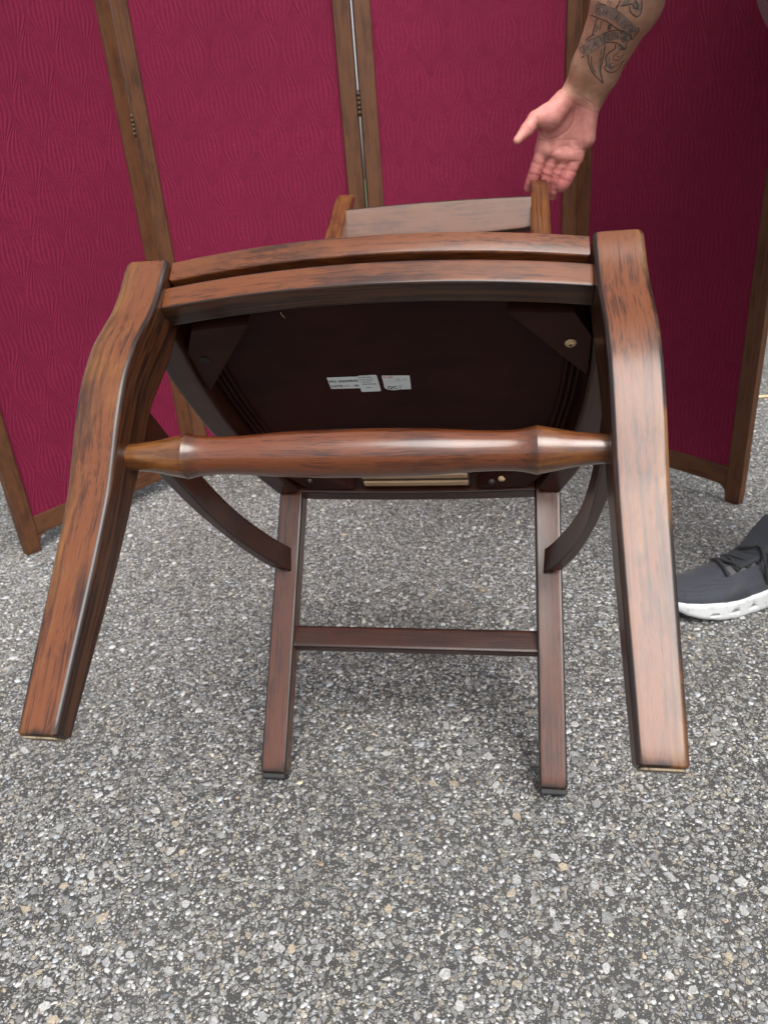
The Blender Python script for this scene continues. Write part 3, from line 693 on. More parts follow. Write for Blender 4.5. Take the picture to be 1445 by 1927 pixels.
def relax(V, Q, it=2, lam=.5):
    e = np.concatenate([Q[:, [0, 1]], Q[:, [1, 2]], Q[:, [2, 3]], Q[:, [3, 0]]]); e = np.concatenate([e, e[:, ::-1]])
    deg = np.bincount(e[:, 0], minlength=len(V))[:, None]
    for k in range(it):
        for l in (lam, -lam*1.02):
            S = np.stack([np.bincount(e[:, 0], V[e[:, 1], c], len(V)) for c in range(3)], 1); V = V+l*(S/np.maximum(deg, 1)-V)
    return V
def normals(V, Q):
    N = np.cross(V[Q[:, 2]]-V[Q[:, 0]], V[Q[:, 3]]-V[Q[:, 1]]); out = np.zeros_like(V)
    for k in range(4): np.add.at(out, Q[:, k], N)
    return out/np.maximum(np.linalg.norm(out, axis=1), 1e-12)[:, None]
def H(px, py, Y): return np.array(at(px, py, Y))
KPX = 1/1022.

wrist = H(1097, 180, 1.512); fore_top = H(1180, 0, 1.40); fdir = (fore_top-wrist)/np.linalg.norm(fore_top-wrist)
elbow = wrist+fdir*.275
shoulder = np.array((.665, 1.31, 1.30))
perp = H(1097+.914*100, 180+.405*100, 1.512)-wrist; perp /= np.linalg.norm(perp)
arm = SDF((.27, 1.12, .635), (.66, 1.62, 1.14), .0018)
# forearm: two bones side by side
for sgn in (-1, 1):
    w0 = wrist+perp*sgn*.0175; w1 = fore_top+perp*sgn*.0150; w2 = elbow+perp*sgn*.010
    arm.cone(w0, w0+(w1-w0)*.30, .0215, .0245, .012); arm.cone(w0+(w1-w0)*.30, w1, .0245, .0385, .014); arm.cone(w1, w2, .0385, .041, .02)
arm.cone(elbow, elbow+(shoulder-elbow)*.45, .044, .048, .03)
# tendons / veins on the inner wrist
for a, b_, r_ in (((1092, 176, 1.492), (1128, 90, 1.452), .0045), ((1106, 182, 1.492), (1140, 100, 1.455), .0045)): arm.cone(H(*a), H(*b_), r_, r_*.6, .012)
arm.cone(H(1113, 150, 1.481), H(1122, 172, 1.488), .0022, .0026, .004); arm.cone(H(1122, 172, 1.488), H(1109, 180, 1.490), .0026, .0018, .004); arm.cone(H(1109, 180, 1.490), H(1092, 168, 1.491), .0020, .0012, .004)
# palm
pal = [((1080, 180, 1.514), (1021, 281, 1.517), 17, 13.5), ((1090, 184, 1.515), (1042, 290, 1.519), 17, 13.5), ((1101, 190, 1.515), (1064, 296, 1.518), 17, 13.5), ((1111, 197, 1.513), (1085, 297, 1.512), 15, 12.5),
       ((1060, 190, 1.500), (1034, 220, 1.490), 20, 21), ((1034, 220, 1.490), (1013, 224, 1.488), 19, 14.5), ((1110, 210, 1.502), (1105, 262, 1.502), 14, 14.5), ((1024, 236, 1.505), (1020, 276, 1.514), 11, 11),
       ((1082, 172, 1.508), (1108, 186, 1.508), 20, 20)]
for a, b_, ra, rb in pal: arm.cone(H(*a), H(*b_), ra*KPX, rb*KPX, .010)
# pads at the finger roots
for a in ((1030, 283, 1.506), (1052, 291, 1.507), (1074, 293, 1.504)): arm.cone(H(*a), H(a[0]+1, a[1]+2, a[2]), 9*KPX, 9*KPX, .012)
fing = arm.blank()
FING = [[(1020, 284, 1.516, 12.5), (1010, 313, 1.518, 12.2), (1003, 333, 1.522, 11.6), (994, 353, 1.532, 9.3)],
        [(1040, 292, 1.518, 12), (1030, 325, 1.520, 11.8), (1024, 349, 1.528, 11), (1019, 371, 1.540, 9.2)],
        [(1062, 298, 1.517, 11.5), (1050, 327, 1.518, 11.2), (1044, 349, 1.526, 10.3), (1039, 369, 1.537, 8.4)],
        [(1083, 299, 1.511, 11.4), (1072, 326, 1.509, 11.2), (1064, 342, 1.512, 11.2), (1056, 352, 1.517, 10)]]
for f in FING:
    one = arm.blank()
    for p, q in zip(f[:-1], f[1:]): one.cone(H(*p[:3]), H(*q[:3]), p[3]*KPX, q[3]*KPX*.985, .0022)
    # fleshy pads between the creases
    for p, q in zip(f[:-1], f[1:]):
        mpx = [(a+b_)/2 for a, b_ in zip(p, q)]; one.cone(H(mpx[0], mpx[1], mpx[2]-.0022), H(mpx[0], mpx[1]+1, mpx[2]-.0022), mpx[3]*KPX*.93, mpx[3]*KPX*.93, .003)
    fing.F = np.minimum(fing.F, one.F)
h_ = np.maximum(.005-np.abs(arm.F-fing.F), 0)/.005; arm.F = np.minimum(arm.F, fing.F)-h_*h_*.005*.25
th = [(1028, 214, 1.492, 17), (1007, 224, 1.486, 14), (991, 244, 1.478, 11.8), (973, 264, 1.470, 7.6)]
tsd = arm.blank()
for p, q in zip(th[:-1], th[1:]): tsd.cone(H(*p[:3]), H(*q[:3]), p[3]*KPX, q[3]*KPX, .003)
h_ = np.maximum(.004-np.abs(arm.F-tsd.F), 0)/.004; arm.F = np.minimum(arm.F, tsd.F)-h_*h_*.004*.25
AV, AQ = arm.mesh(); AV = relax(AV, AQ, 3)
# creases pressed into the skin
camv = np.array((0, 0, CAM_H)); Fv, Rv, Uv = np.array(_f), np.array(_R), np.array(_U)
def proj(V):
    q = V-camv; c = q@Fv; return np.stack([CX+FPX*(q@Rv)/c, CY-FPX*(q@Uv)/c], 1)
AN = normals(AV, AQ); facing = (AN*(camv-AV)).sum(1) > 0; AP = proj(AV)
def segdist(P, poly):
    d = np.full(len(P), 1e9)
    for a, b_ in zip(poly[:-1], poly[1:]):
        a, b_ = np.array(a, float), np.array(b_, float); t = np.clip(((P-a)@(b_-a))/((b_-a)@(b_-a)), 0, 1); d = np.minimum(d, np.linalg.norm(P-a-t[:, None]*(b_-a), axis=1))
    return d
c1 = lambda *pts: [(940+.1661*x, 130+.1661*y) for x, y in pts]
CREASE = [(c1((680, 255), (860, 400), (1110, 495)), 1.5, .0009), (c1((730, 210), (960, 330), (1130, 450)), 1.3, .0008),
          (c1((425, 640), (480, 760), (560, 800), (660, 770), (770, 690), (840, 590), (840, 480)), 2.2, .0016), (c1((430, 795), (560, 825), (700, 800), (870, 800)), 1.5, .0010),
          (c1((590, 960), (660, 880), (760, 865), (850, 910), (985, 920)), 1.6, .0011), (c1((345, 1040), (470, 1105)), 1.5, .0011), (c1((480, 1020), (600, 1075), (640, 1075), (740, 1085)), 1.5, .0010), (c1((730, 1080), (790, 1050), (905, 1045)), 1.5, .0012),
          (c1((315, 1180), (445, 1208)), 1.4, .0011), (c1((475, 1190), (575, 1216)), 1.4, .0010), (c1((595, 1190), (695, 1216)), 1.4, .0010), (c1((715, 1140), (865, 1166)), 1.5, .0012), (c1((685, 1240), (795, 1276)), 1.4, .0010),
          (c1((285, 625), (365, 705)), 1.4, .0010), (c1((430, 540), (442, 650)), 1.6, .0013), (c1((560, 620), (700, 660)), 1.2, .0004)]
depth = np.zeros(len(AV))
for poly, w, dp in CREASE: depth = np.maximum(depth, dp*np.exp(-(segdist(AP, poly)/w)**2))
AV = AV-AN*(depth*facing)[:, None]
# skin tone: pink palm and fingers, tan forearm
axp = (AP-np.array((1097, 190)))@np.array((-.405, .914))     # distance below the wrist crease, px
wp = np.clip(axp/26+.5, 0, 1)*np.where(facing, 1, .35); wf = np.clip((AP[:, 1]-285)/45, 0, 1)
tan, pink, red = np.array((.53, .30, .20)), np.array((.63, .265, .225)), np.array((.60, .20, .185))
AT = tan*(1-wp[:, None])+(pink*(1-wf[:, None])+red*wf[:, None])*wp[:, None]
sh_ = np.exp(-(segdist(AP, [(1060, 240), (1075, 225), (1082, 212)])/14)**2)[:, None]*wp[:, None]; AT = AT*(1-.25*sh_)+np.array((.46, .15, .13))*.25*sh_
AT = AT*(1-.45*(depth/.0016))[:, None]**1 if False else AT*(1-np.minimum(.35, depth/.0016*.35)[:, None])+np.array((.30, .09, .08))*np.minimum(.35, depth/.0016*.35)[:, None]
arm_bvh = BVHTree.FromPolygons([tuple(v) for v in AV], [tuple(int(i) for i in q) for q in AQ])

# whole body (7 mm field)
def body_field(inf=0., parts='all', h=.007):
    B = SDF((.28, .58, -.02), (1.25, 1.60, 1.80), h)
    hipR, hipL = np.array((.84, 1.21, .91)), np.array((.84, 1.01, .91)); kR, kL = np.array((.80, 1.19, .50)), np.array((.80, .95, .50)); aR, aL = np.array((.738, 1.135, .085)), np.array((.88, .80, .085))
    chest = np.array((.745, 1.13, 1.24)); shL = SHL; head = np.array((.655, 1.12, 1.56))
    if parts in ('all', 'legs'):
        for hp, kn, an in ((hipR, kR, aR), (hipL, kL, aL)):
            B.cone(hp, kn, .088+inf, .060+inf, .04); B.cone(kn, kn+(an-kn)*.35+np.array((.015, 0, 0)), .058+inf, .058+inf, .03); B.cone(kn+(an-kn)*.35+np.array((.015, 0, 0)), an, .058+inf, .040+inf*.9, .03)
            if parts == 'all': B.cone(an, an+np.array((-.09, -.03 if hp is hipR else -.02, -.045)), .036, .028, .03)
        B.cone(hipR, hipL, .115+inf, .115+inf, .05)
    if parts in ('all', 'torso'):
        B.cone((.83, 1.06, .97), (.83, 1.16, .97), .125+inf, .125+inf, .06)
        B.cone((.78, 1.12, 1.0), chest, .165+inf, .125+inf, .08)
        B.cone((.71, 1.13, .965), (.69, 1.13, 1.05), .155+inf, .15+inf, .06)
        B.cone(chest+np.array((0, -.09, .0)), chest+np.array((0, .09, 0)), .115+inf, .115+inf, .06)
        B.cone(shoulder, shL, .062+inf, .062+inf, .06)
        el = wristL+np.array((.0, 0, 0))
    if parts == 'all':
        B.cone((.735, 1.125, 1.33), (.685, 1.12, 1.46), .058, .056, .04); B.cone(head+np.array((.025, 0, .03)), head+np.array((-.02, 0, .03)), .088, .084, .03); B.cone(head+np.array((-.045, 0, -.03)), head+np.array((-.055, 0, -.085)), .058, .036, .04)
        B.cone(head+np.array((-.100, 0, .01)), head+np.array((-.118, 0, -.022)), .011, .016, .012)
        for s in (-1, 1): B.cone(head+np.array((.012, s*.088, .0)), head+np.array((.015, s*.094, .03)), .012, .016, .006)
    # upper arms
    eR, eL = elbow, elbowL
    if parts == 'all':
        B.cone(shoulder, shoulder+(eR-shoulder)*.75, .056, .047, .04); B.cone(shL, shL+(eL-shL)*.75, .056, .047, .04)
    if parts == 'torso':
        B.cone(shoulder, shoulder+(eR-shoulder)*.52, .062+inf, .060+inf, .04); B.cone(shL, shL+(eL-shL)*.52, .062+inf, .060+inf, .04)
    return B
_a = R(29); SHL = np.array((.70, .95, 1.30)); RYL = np.array(((math.cos(_a), 0, -math.sin(_a)), (0, 1, 0), (math.sin(_a), 0, math.cos(_a))))
mir = lambda V: ((V-shoulder)*np.array((1, -1, 1)))@RYL.T+SHL
wristL = mir(wrist)
elbowL = mir(elbow)
BV, BQ = body_field(h=.0075).mesh(); BV = relax(BV, BQ, 2)
V = np.concatenate([AV, mir(AV), BV]); Q = np.concatenate([AQ, AQ[:, ::-1]+len(AV), BQ+2*len(AV)])
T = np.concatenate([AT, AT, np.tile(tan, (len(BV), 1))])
def skin():
    b = NB('skin'); o = b.obj(); c = b.attr('tint', 'Color'); n = b.noise(o, 90, 4, .6); n2 = b.noise(o, 420, 3)
    c = b.mix(b.ramp(n, .35, .66), b.mix(1., c, (.86, .80, .80), 'MULTIPLY'), c)
    c = b.mix(b.math('MULTIPLY', b.ramp(n2, .55, .72), .18), c, (.33, .12, .09))
    b.set(Base_Color=c, Roughness=.52, Specular_IOR_Level=.42, Subsurface_Weight=.12, Subsurface_Scale=.006); b.b.inputs['Subsurface Radius'].default_value = (1, .35, .2)
    b.bump(b.math('ADD', n2, b.noise(o, 1100, 2)), .28, .0006); return b.m
M['skin'] = skin()
person = empty('person', (.78, 1.10, 0)); tag(person, 'person standing at the right edge reaching a tattooed forearm down behind the chair back', 'person')
def pchild(o): o.parent = person; o.matrix_parent_inverse = Matrix.Translation(-person.location); return o
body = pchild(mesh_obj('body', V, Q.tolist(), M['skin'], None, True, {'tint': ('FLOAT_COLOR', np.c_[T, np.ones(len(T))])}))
def cloth(name, col, scale):
    b = NB(name); o = b.obj(); w = b.math('ADD', b.math('SINE', b.math('MULTIPLY', b.sep(o)[2], scale)), b.math('SINE', b.math('MULTIPLY', b.sep(o)[1], scale)))
    n = b.noise(o, 40, 4); n2 = b.noise(o, 600, 3)
    c = b.mix(b.ramp(n, .3, .7), tuple(.86*v for v in col), col); c = b.mix(b.ramp(n2, .4, .65), tuple(.8*v for v in col), c)
    b.set(Base_Color=c, Roughness=.88, Sheen_Weight=.15, Specular_IOR_Level=.2); b.bump(b.math('ADD', b.math('MULTIPLY', w, .2), b.math('ADD', n2, b.math('MULTIPLY', b.noise(o, 14, 3), 2.))), .5, .0015); return b.m
M['shirt'] = cloth('mauve_shirt_cloth', (.205, .085, .115), 4000); M['trousers'] = cloth('dark_trouser_cloth', (.03, .032, .038), 3000)
SV, SQ = body_field(.012, 'torso', .0075).mesh(); SV = relax(SV, SQ, 3); pchild(mesh_obj('shirt', SV, SQ.tolist(), M['shirt']))
LV, LQ = body_field(.014, 'legs', .0075).mesh(); LV = relax(LV, LQ, 3); pchild(mesh_obj('trousers', LV, LQ.tolist(), M['trousers']))
hs = SDF((.50, .96, 1.42), (.84, 1.28, 1.74), .006); hd = np.array((.655, 1.12, 1.56))
hs.cone(hd+np.array((.038, 0, .045)), hd+np.array((-.005, 0, .050)), .088, .080, .02); hs.cone(hd+np.array((.055, 0, -.01)), hd+np.array((.05, 0, .03)), .072, .08, .03)
HV, HQ = hs.mesh(); M['hair'] = plain('short_hair', (.035, .022, .014), .6, 0, .5, 200, .6); pchild(mesh_obj('hair', HV, HQ.tolist(), M['hair']))
M['eye'] = plain('eye', (.55, .54, .52), .2, 0, .05)
for s in (-1, 1):
    g = Geo(); lathe(g, [(.013*math.cos(t), .013*math.sin(t)+.0001, 0) for t in np.linspace(math.pi, 0, 9)], 12, centre=(hd[0]-.090, hd[1]+s*.033, hd[2]+.012)); pchild(g.obj('eye', M['eye'], None, wn=False))

# tattoo: inked lines lying on the skin of the forearm
TV, TF = [], []
def on_arm(px, py):
    hit = arm_bvh.ray_cast(Vector((0, 0, CAM_H)), ray(px, py)); return hit[0], hit[1]
def ink(pts, w, V=TV, F=TF, off=.00035, n=None):
    P = [(1040+.1522*x, .1522*y) for x, y in pts]
    if n is None: n = max(4, int(sum(math.dist(a, b_) for a, b_ in zip(P[:-1], P[1:]))/1.6))
    S = spline(P, n) if len(P) > 2 else np.linspace(P[0], P[1], n); prev = None; pts3 = []
    for q in S:
        h, nn = on_arm(*q)
        if h is not None and (not pts3 or (h-pts3[-1][0]).length < .03): pts3.append((h+nn*off, nn))
    m = len(pts3)
    if m < 2: return
    b = len(V)
    for i, (p, nn) in enumerate(pts3):
        t = (pts3[min(i+1, m-1)][0]-pts3[max(i-1, 0)][0]).normalized(); sd = t.cross(nn).normalized()*w/2*(1 if 0 < i < m-1 else .5); V += [tuple(p-sd), tuple(p+sd)]
    for i in range(m-1): F.append((b+2*i, b+2*i+1, b+2*i+3, b+2*i+2))
W1, W2 = .0017, .0012
for pts in ([(520, 55), (650, 72), (780, 125), (900, 220), (985, 325), (1060, 350)], [(470, 185), (560, 222), (660, 262), (760, 332), (860, 395), (955, 440), (975, 490)], [(1060, 350), (1045, 410), (975, 492)], [(985, 325), (1030, 375), (1000, 440)],
            [(400, 500), (480, 440), (520, 425)], [(420, 515), (560, 445), (680, 392), (800, 372), (900, 392), (958, 440), (962, 480)], [(345, 718), (480, 632), (600, 555), (690, 522), (800, 535), (850, 580), (890, 610)], [(962, 480), (915, 520), (905, 570), (890, 610), (840, 610)],
            [(430, 672), (448, 800), (510, 920), (622, 1032)], [(645, 545), (622, 700), (588, 850), (600, 950), (622, 1032)], [(545, 222), (500, 380), (482, 450)], [(720, 292), (690, 380)], [(832, 0), (782, 115)],
            [(945, 80), (960, 150), (1040, 205), (1090, 140), (1096, 0)], [(985, 60), (1000, 100), (1040, 92), (1035, 30), (1010, 0)], [(830, 72), (905, 62), (985, 48)], [(550, 20), (600, 50), (660, 60)],
            [(772, 545), (762, 600), (682, 660), (652, 720), (662, 790), (640, 842), (700, 892), (785, 872), (850, 772), (872, 742)]): ink(pts, W1)
for pts in ([(852, 590), (792, 660), (752, 690), (745, 730), (800, 745), (852, 700), (880, 660)], [(822, 782), (760, 822), (712, 832), (705, 790), (745, 785)], [(790, 700), (830, 690)], [(560, 300), (540, 390)], [(600, 260), (575, 380)], [(690, 300), (672, 372)], [(470, 690), (480, 820), (530, 900)], [(690, 0), (672, 48)], [(720, 10), (700, 60)], [(800, 60), (770, 100)]): ink(pts, W2)
FONT = {'O': [[(.5, 0), (.1, .25), (.1, .75), (.5, 1), (.9, .75), (.9, .25), (.5, 0)]], 'M': [[(0, 0), (.1, 1), (.5, .3), (.9, 1), (1, 0)]], 'I': [[(.5, 0), (.5, .75)], [(.5, .95), (.5, 1.05)]], 'N': [[(.1, 0), (.1, 1)], [(.1, 1), (.9, 0)], [(.9, 0), (.9, 1)]],
        'C': [[(.9, .85), (.5, 1), (.1, .7), (.1, .3), (.5, 0), (.9, .15)]], 'K': [[(.1, 0), (.1, 1)], [(.9, 1), (.15, .5)], [(.3, .55), (.95, 0)]], 'D': [[(.1, 0), (.1, 1)], [(.1, 1), (.8, .8), (.85, .3), (.1, 0)]], 'E': [[(.1, 0), (.1, 1)], [(.1, 1), (.85, 1)], [(.1, .5), (.7, .5)], [(.1, 0), (.85, 0)]],
        'L': [[(.15, 1), (.15, 0)], [(.15, 0), (.85, 0)]], 'U': [[(.1, 1), (.12, .3), (.5, 0), (.88, .3), (.9, 1)]], 'A': [[(.05, 0), (.5, 1)], [(.5, 1), (.95, 0)], [(.25, .4), (.75, .4)]]}
def lettering(word, path, hgt):
    P = spline(path, 60); L = np.concatenate([[0], np.cumsum(np.linalg.norm(np.diff(P, axis=0), axis=1))]); st = L[-1]/len(word)
    for i, ch in enumerate(word):
        s0 = st*(i+.5); c = np.array([np.interp(s0, L, P[:, k]) for k in (0, 1)]); d = np.array([np.interp(s0+8, L, P[:, k]) for k in (0, 1)])-np.array([np.interp(s0-8, L, P[:, k]) for k in (0, 1)]); d /= np.linalg.norm(d); up = np.array((d[1], -d[0]))
        for stroke in FONT[ch]: ink([tuple(c+d*(x-.5)*st*.62+up*(y-.5)*hgt) for x, y in stroke], .0010)
lettering('OMINICK', [(520, 135), (640, 165), (780, 230), (900, 330), (1010, 415)], 85)
lettering('DELUCIA', [(320, 640), (450, 570), (580, 500), (720, 455), (850, 455), (930, 500)], 80)
for x, y in ((650, 428), (842, 412)): ink([(x-8, y-8), (x+8, y+8)], .0028, n=4)
M['tattoo'] = plain('tattoo_ink', (.040, .045, .056), .55, 0, .2, 300); M['tattoo_shade'] = plain('tattoo_shading', (.27, .19, .155), .55, 0, .3, 120)
tat = mesh_obj('tattoo', TV, TF, M['tattoo'], body)
UV_, UF = [], []
for pts, w in (([(520, 120), (650, 140), (780, 200), (900, 300), (1000, 400)], .0165), ([(360, 640), (480, 560), (600, 490), (720, 450), (850, 450), (920, 500)], .0165), ([(600, 600), (590, 700), (570, 850), (600, 960)], .004), ([(700, 300), (690, 370)], .005), ([(530, 300), (520, 400)], .005),
               ([(690, 700), (680, 800), (740, 850)], .007), ([(810, 560), (850, 590), (880, 570)], .008), ([(1000, 20), (1060, 120), (1070, 30)], .008), ([(860, 40), (960, 30)], .008)): ink(pts, w, UV_, UF, .00018)
shd = mesh_obj('tattoo_shading', UV_, UF, M['tattoo_shade'], tat)
# short hairs along the forearm
HV2, HF2 = [], []
for i in range(520):
    t = rng.uniform(.08, 1.0); px = 1060+(1112-1060)*t+rng.uniform(-3, 22)*rng.uniform(0, 1)**2; py = 160-160*t
    h, nn = on_arm(px, py)
    if h is None: continue
    d = (Vector(nn)*.7+Vector(-fdir)*1.0+Vector(rng.normal(0, .35, 3))).normalized(); s_ = d.cross(nn).normalized()*.00013; l = rng.uniform(.004, .010); b = len(HV2)
    HV2 += [tuple(h-s_), tuple(h+s_), tuple(h+d*l)]; HF2.append((b, b+1, b+2))
M['armhair'] = plain('arm_hair', (.05, .03, .018), .6)
tag(mesh_obj('arm_hair', HV2, HF2, M['armhair'], body, smooth=False), kind='stuff')

# ------------------------------------------------------------------ shoes
def shoe_mats():
    out = {}
    def mk(name, col, perf, rough=.8):
        b = NB(name); o = b.obj(); x, y, z = b.sep(o)
        c = col; n = b.noise(o, 900, 2)
        knit = b.math('MULTIPLY', b.math('SINE', b.math('MULTIPLY', b.math('ADD', x, z), 2600)), b.math('SINE', b.math('MULTIPLY', b.math('SUBTRACT', x, z), 2600)))
        cc = b.mix(b.ramp(n, .35, .65), tuple(.75*v for v in col), col); h = b.math('ADD', b.math('MULTIPLY', n, .4), b.math('MULTIPLY', knit, .3))
        if perf:
            px = b.math('SUBTRACT', b.math('FRACT', b.math('MULTIPLY', b.math('ADD', x, b.math('MULTIPLY', z, .4)), 1/.0042)), .5); pz = b.math('SUBTRACT', b.math('FRACT', b.math('MULTIPLY', z, 1/.0036)), .5)
            d = b.math('SQRT', b.math('ADD', b.math('MULTIPLY', px, px), b.math('MULTIPLY', pz, pz))); hole = b.ramp(d, .30, .18)
            cc = b.mix(hole, cc, (.012, .013, .016)); h = b.math('SUBTRACT', h, hole)
        b.set(Base_Color=cc, Roughness=rough, Sheen_Weight=.1); b.bump(h, .5, .0008); return b.m
    out['upper'] = mk('shoe_slate_fabric', (.032, .035, .047), False); out['perf'] = mk('shoe_perforated_fabric', (.032, .035, .047), True)
    out['band'] = mk('shoe_dark_overlay', (.020, .024, .031), False, .6); out['eyestay'] = mk('shoe_grey_eyestay', (.085, .077, .080), False, .75); out['heel'] = mk('shoe_black_heel', (.020, .024, .032), False); out['lace'] = mk('shoe_lace', (.008, .008, .010), False)
    b = NB('shoe_white_sole'); o = b.obj(); n = b.noise(o, 60, 5, .65); c = b.mix(b.ramp(n, .50, .72), (.56, .575, .575), (.36, .36, .345)); b.set(Base_Color=c, Roughness=.6); b.bump(b.noise(o, 300, 3), .2, .0008); out['sole'] = b.m
    return out
SM = shoe_mats()
XS = [0, .006, .02, .04, .07, .10, .14, .18, .22, .26, .285, .297, .30]
HWS = [.010, .024, .037, .044, .049, .051, .048, .043, .039, .037, .031, .018, .006]
SBZ = [.034, .027, .019, .011, .003, .000, .000, .000, .000, .000, .004, .010, .014]
STZ = [.040, .043, .043, .041, .038, .037, .038, .040, .043, .046, .048, .049, .049]
HTZ = [.042, .053, .058, .061, .065, .073, .080, .094, .112, .118, .120, .118, .090]
def make_shoe(loc, rz, holes):
    root = empty('shoe', loc, (0, 0, rz))
    n = 26; g = Geo(); st = []
    for x in np.linspace(.0008, .2992, 60):
        hw = interp(x, XS, HWS); zb, zt = interp(x, XS, SBZ), interp(x, XS, STZ); st.append((Vector((x, 0, (zb+zt)/2)), Y, Z, hw, (zt-zb)/2, .008))
    sweep(g, st, r=.008, seg=4, cap=0)
    so = mesh_obj('sole', g.V, g.F, SM['sole'], root)
    if holes:
        # hollow slots through the side of the sole, and grooves across its tread
        gc = Geo()
        for x in (.060, .094, .128, .165, .205, .245):
            hw = interp(x, XS, HWS)
            for sd in (-1, 1):
                Vv, Ff = [], []; m = 16
                for yy in (hw*sd*.70, hw*sd*1.15):
                    for k in range(m): a = 2*math.pi*k/m; Vv.append((x+.0085*math.cos(a), yy, .0165+.0028*math.sin(a)))
                Ff = [tuple(range(m)), tuple(reversed(range(m, 2*m)))]+[(k, k+m, (k+1) % m+m, (k+1) % m) for k in range(m)]; gc.add(Vv, Ff)
        for x in (.075, .109, .146, .185, .225):
            Vv = [(x+dx, yy, zz) for yy in (-.07, .07) for dx, zz in ((-.004, -.004), (.004, -.004), (0, .0055))]; gc.add(Vv, [(0, 1, 2), (5, 4, 3), (0, 3, 4, 1), (1, 4, 5, 2), (2, 5, 3, 0)])
        cut = mesh_obj('cut', gc.V, gc.F, None, root); bm_ = bmesh.new(); bm_.from_mesh(cut.data); bmesh.ops.recalc_face_normals(bm_, faces=bm_.faces); bm_.to_mesh(cut.data); bm_.free()
        bm_ = bmesh.new(); bm_.from_mesh(so.data); bmesh.ops.recalc_face_normals(bm_, faces=bm_.faces); bm_.to_mesh(so.data); bm_.free()
        md = so.modifiers.new('b', 'BOOLEAN'); md.object = cut; md.solver = 'EXACT'; md.operation = 'DIFFERENCE'
        bpy.context.view_layer.update(); dg = bpy.context.evaluated_depsgraph_get(); me = bpy.data.meshes.new_from_object(so.evaluated_get(dg)); so.modifiers.clear(); so.data = me
        bpy.data.objects.remove(cut)
    # upper: grid over the last
    nx, nv = 90, 48; V, F, MI = [], [], []
    xs_ = np.linspace(.003, .297, nx+1)
    def zone(x, v):
        z = v if v <= .5 else 1-v        # 0 at the sole, .5 on top
        if x < .10 and z < .44 and x < .045+.15*z+.03:
            return 1 if .14 < z < .36 and x > .015 else 0
        if x+.10*(.3-z)*(1 if z < .3 else 0) < .110-.22*(z-.2)+.0 and z < .30: return 2
        if .30 <= z < .445 and x < .19: return 3
        if x < .165 and z < .30: return 1 if .10 < z < .24 and .118 < x < .158 else 0
        return 4 if x >= .165 else 0
    offs = {0: 0, 1: -.0003, 2: .0006, 3: .0011, 4: .0004}
    for i, x in enumerate(xs_):
        hw = interp(x, XS, HWS)-.0035; z0 = interp(x, XS, STZ)-.003; h = interp(x, XS, HTZ)-z0; hw = max(hw, .002)
        for j in range(nv+1):
            v = j/nv; a = math.pi*v; e = .62 if x < .2 else .5
            cy = -math.cos(a); sy = math.sin(a); k = offs[zone(min(x+.0016, .3), min(max(v, .001), .999))]
            top = sy**e
            yy = math.copysign(abs(cy)**.85, cy)*hw*(1-.34*top**2*(1 if x > .05 else .4)); V.append((x, yy*(1+k/.04), z0+h*top+k*.6))
    for i in range(nx):
        for j in range(nv): F.append((i*(nv+1)+j, i*(nv+1)+j+1, (i+1)*(nv+1)+j+1, (i+1)*(nv+1)+j)); MI.append(zone((xs_[i]+xs_[i+1])/2, (j+.5)/nv))
    F.append(tuple(range(nv+1))[::1]); MI.append(0); F.append(tuple(reversed(range(nx*(nv+1), (nx+1)*(nv+1))))); MI.append(4)
    up = mesh_obj('upper', V, F, [SM['upper'], SM['perf'], SM['band'], SM['eyestay'], SM['heel']], root)
    up.data.polygons.foreach_set('material_index', MI); bm_ = bmesh.new(); bm_.from_mesh(up.data); bmesh.ops.recalc_face_normals(bm_, faces=bm_.faces); bm_.to_mesh(up.data); bm_.free()
    bv = BVHTree.FromPolygons([Vector(v) for v in V], F)
    def top(x, y, d=.003):
        h = bv.ray_cast(Vector((x, y, .4)), Vector((0, 0, -1)))[0]; return Vector((x, y, (h.z if h else .1)+d))
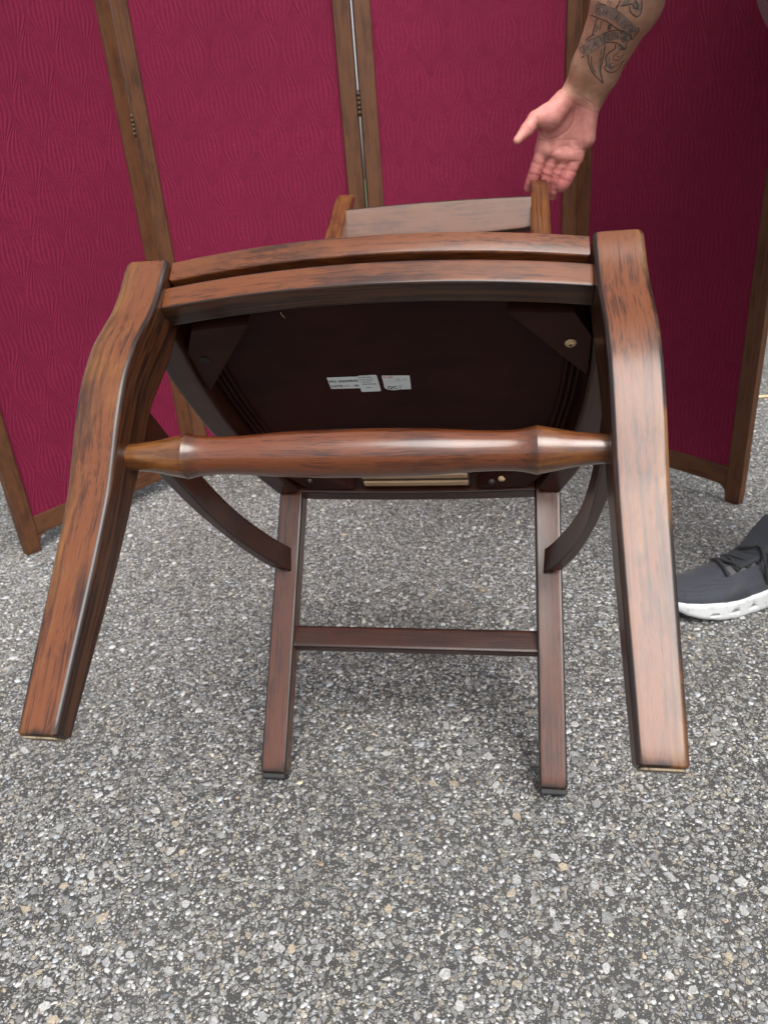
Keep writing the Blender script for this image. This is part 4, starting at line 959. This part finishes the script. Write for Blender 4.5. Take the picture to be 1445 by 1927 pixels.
    # padded tongue and collar
    g = Geo(); sweep(g, [(top(.11, 0, -.002), Y, Vector((-.35, 0, 1)).normalized(), .021, .003), (top(.15, 0, .002), Y, Vector((-.5, 0, 1)).normalized(), .024, .004), (Vector((.176, 0, .112)), Y, Vector((-.8, 0, .6)), .026, .006), (Vector((.196, 0, .136)), Y, Vector((-.95, 0, .3)).normalized(), .025, .005)], r=.004, seg=3, cap=.002)
    mesh_obj('tongue', g.V, g.F, SM['heel'], root)
    for k, x in enumerate((.100, .118, .136, .154)):
        g = Geo(); w = .024
        tube(g, [top(x+.006*(1 if (i % 2) else 1)*t, t*w, .0032) for i, t in enumerate(np.linspace(-1, 1, 11))], .0026, 8); mesh_obj('lace', g.V, g.F, SM['lace'], root)
        g = Geo(); tube(g, [top(x+.018*(t*.5+.5), -t*w, .0055) for t in np.linspace(-1, 1, 11)], .0024, 8); mesh_obj('lace', g.V, g.F, SM['lace'], root)
    g = Geo(); kn = top(.160, 0, .009); sd = -1
    lp = spline([kn, kn+Vector((-.006, sd*.020, .006)), kn+Vector((-.010, sd*.038, -.018)), kn+Vector((-.006, sd*.042, -.044)), kn+Vector((.002, sd*.041, -.046)), kn+Vector((.003, sd*.036, -.020)), kn+Vector((.002, sd*.018, .002)), kn], 26)
    tube(g, lp, .0026, 8); tube(g, spline([kn+Vector((-.02, .012, -.004)), kn+Vector((-.012, 0, .002)), kn+Vector((0, -.004, .004)), kn+Vector((.004, .012, .003)), kn+Vector((-.004, .034, -.02))], 18), .003, 8); mesh_obj('lace_bow', g.V, g.F, SM['lace'], root)
    return root
dirx = math.atan2(.078, .29)
s1 = make_shoe((.458, 1.050, 0), dirx, True); s1.scale = (1.1, 1.05, 1.05); tag(s1, 'dark slate trainer with white slotted sole right of the chair, toe behind its front leg', 'shoe')
s2 = make_shoe((.640, .700, 0), R(20), True); tag(s2, 'other dark slate trainer, standing nearer the camera beyond the right edge', 'shoe')
for o in (s1, s2): o['group'] = 'pair of trainers worn by the person'

# ------------------------------------------------------------------ litter
g = Geo(); p0, p1 = Vector((1.13, 2.19, .004)), Vector((1.36, 2.235, .005))
tube(g, [p0+(p1-p0)*t+Vector((0, 0, .0015*math.sin(9*t))) for t in np.linspace(0, 1, 9)], [.0042]*9, 7)
tag(g.obj('wooden_stick', M['straw'], None, wn=False), 'thin pale wooden stick lying on the asphalt past the right end of the screen', 'stick')
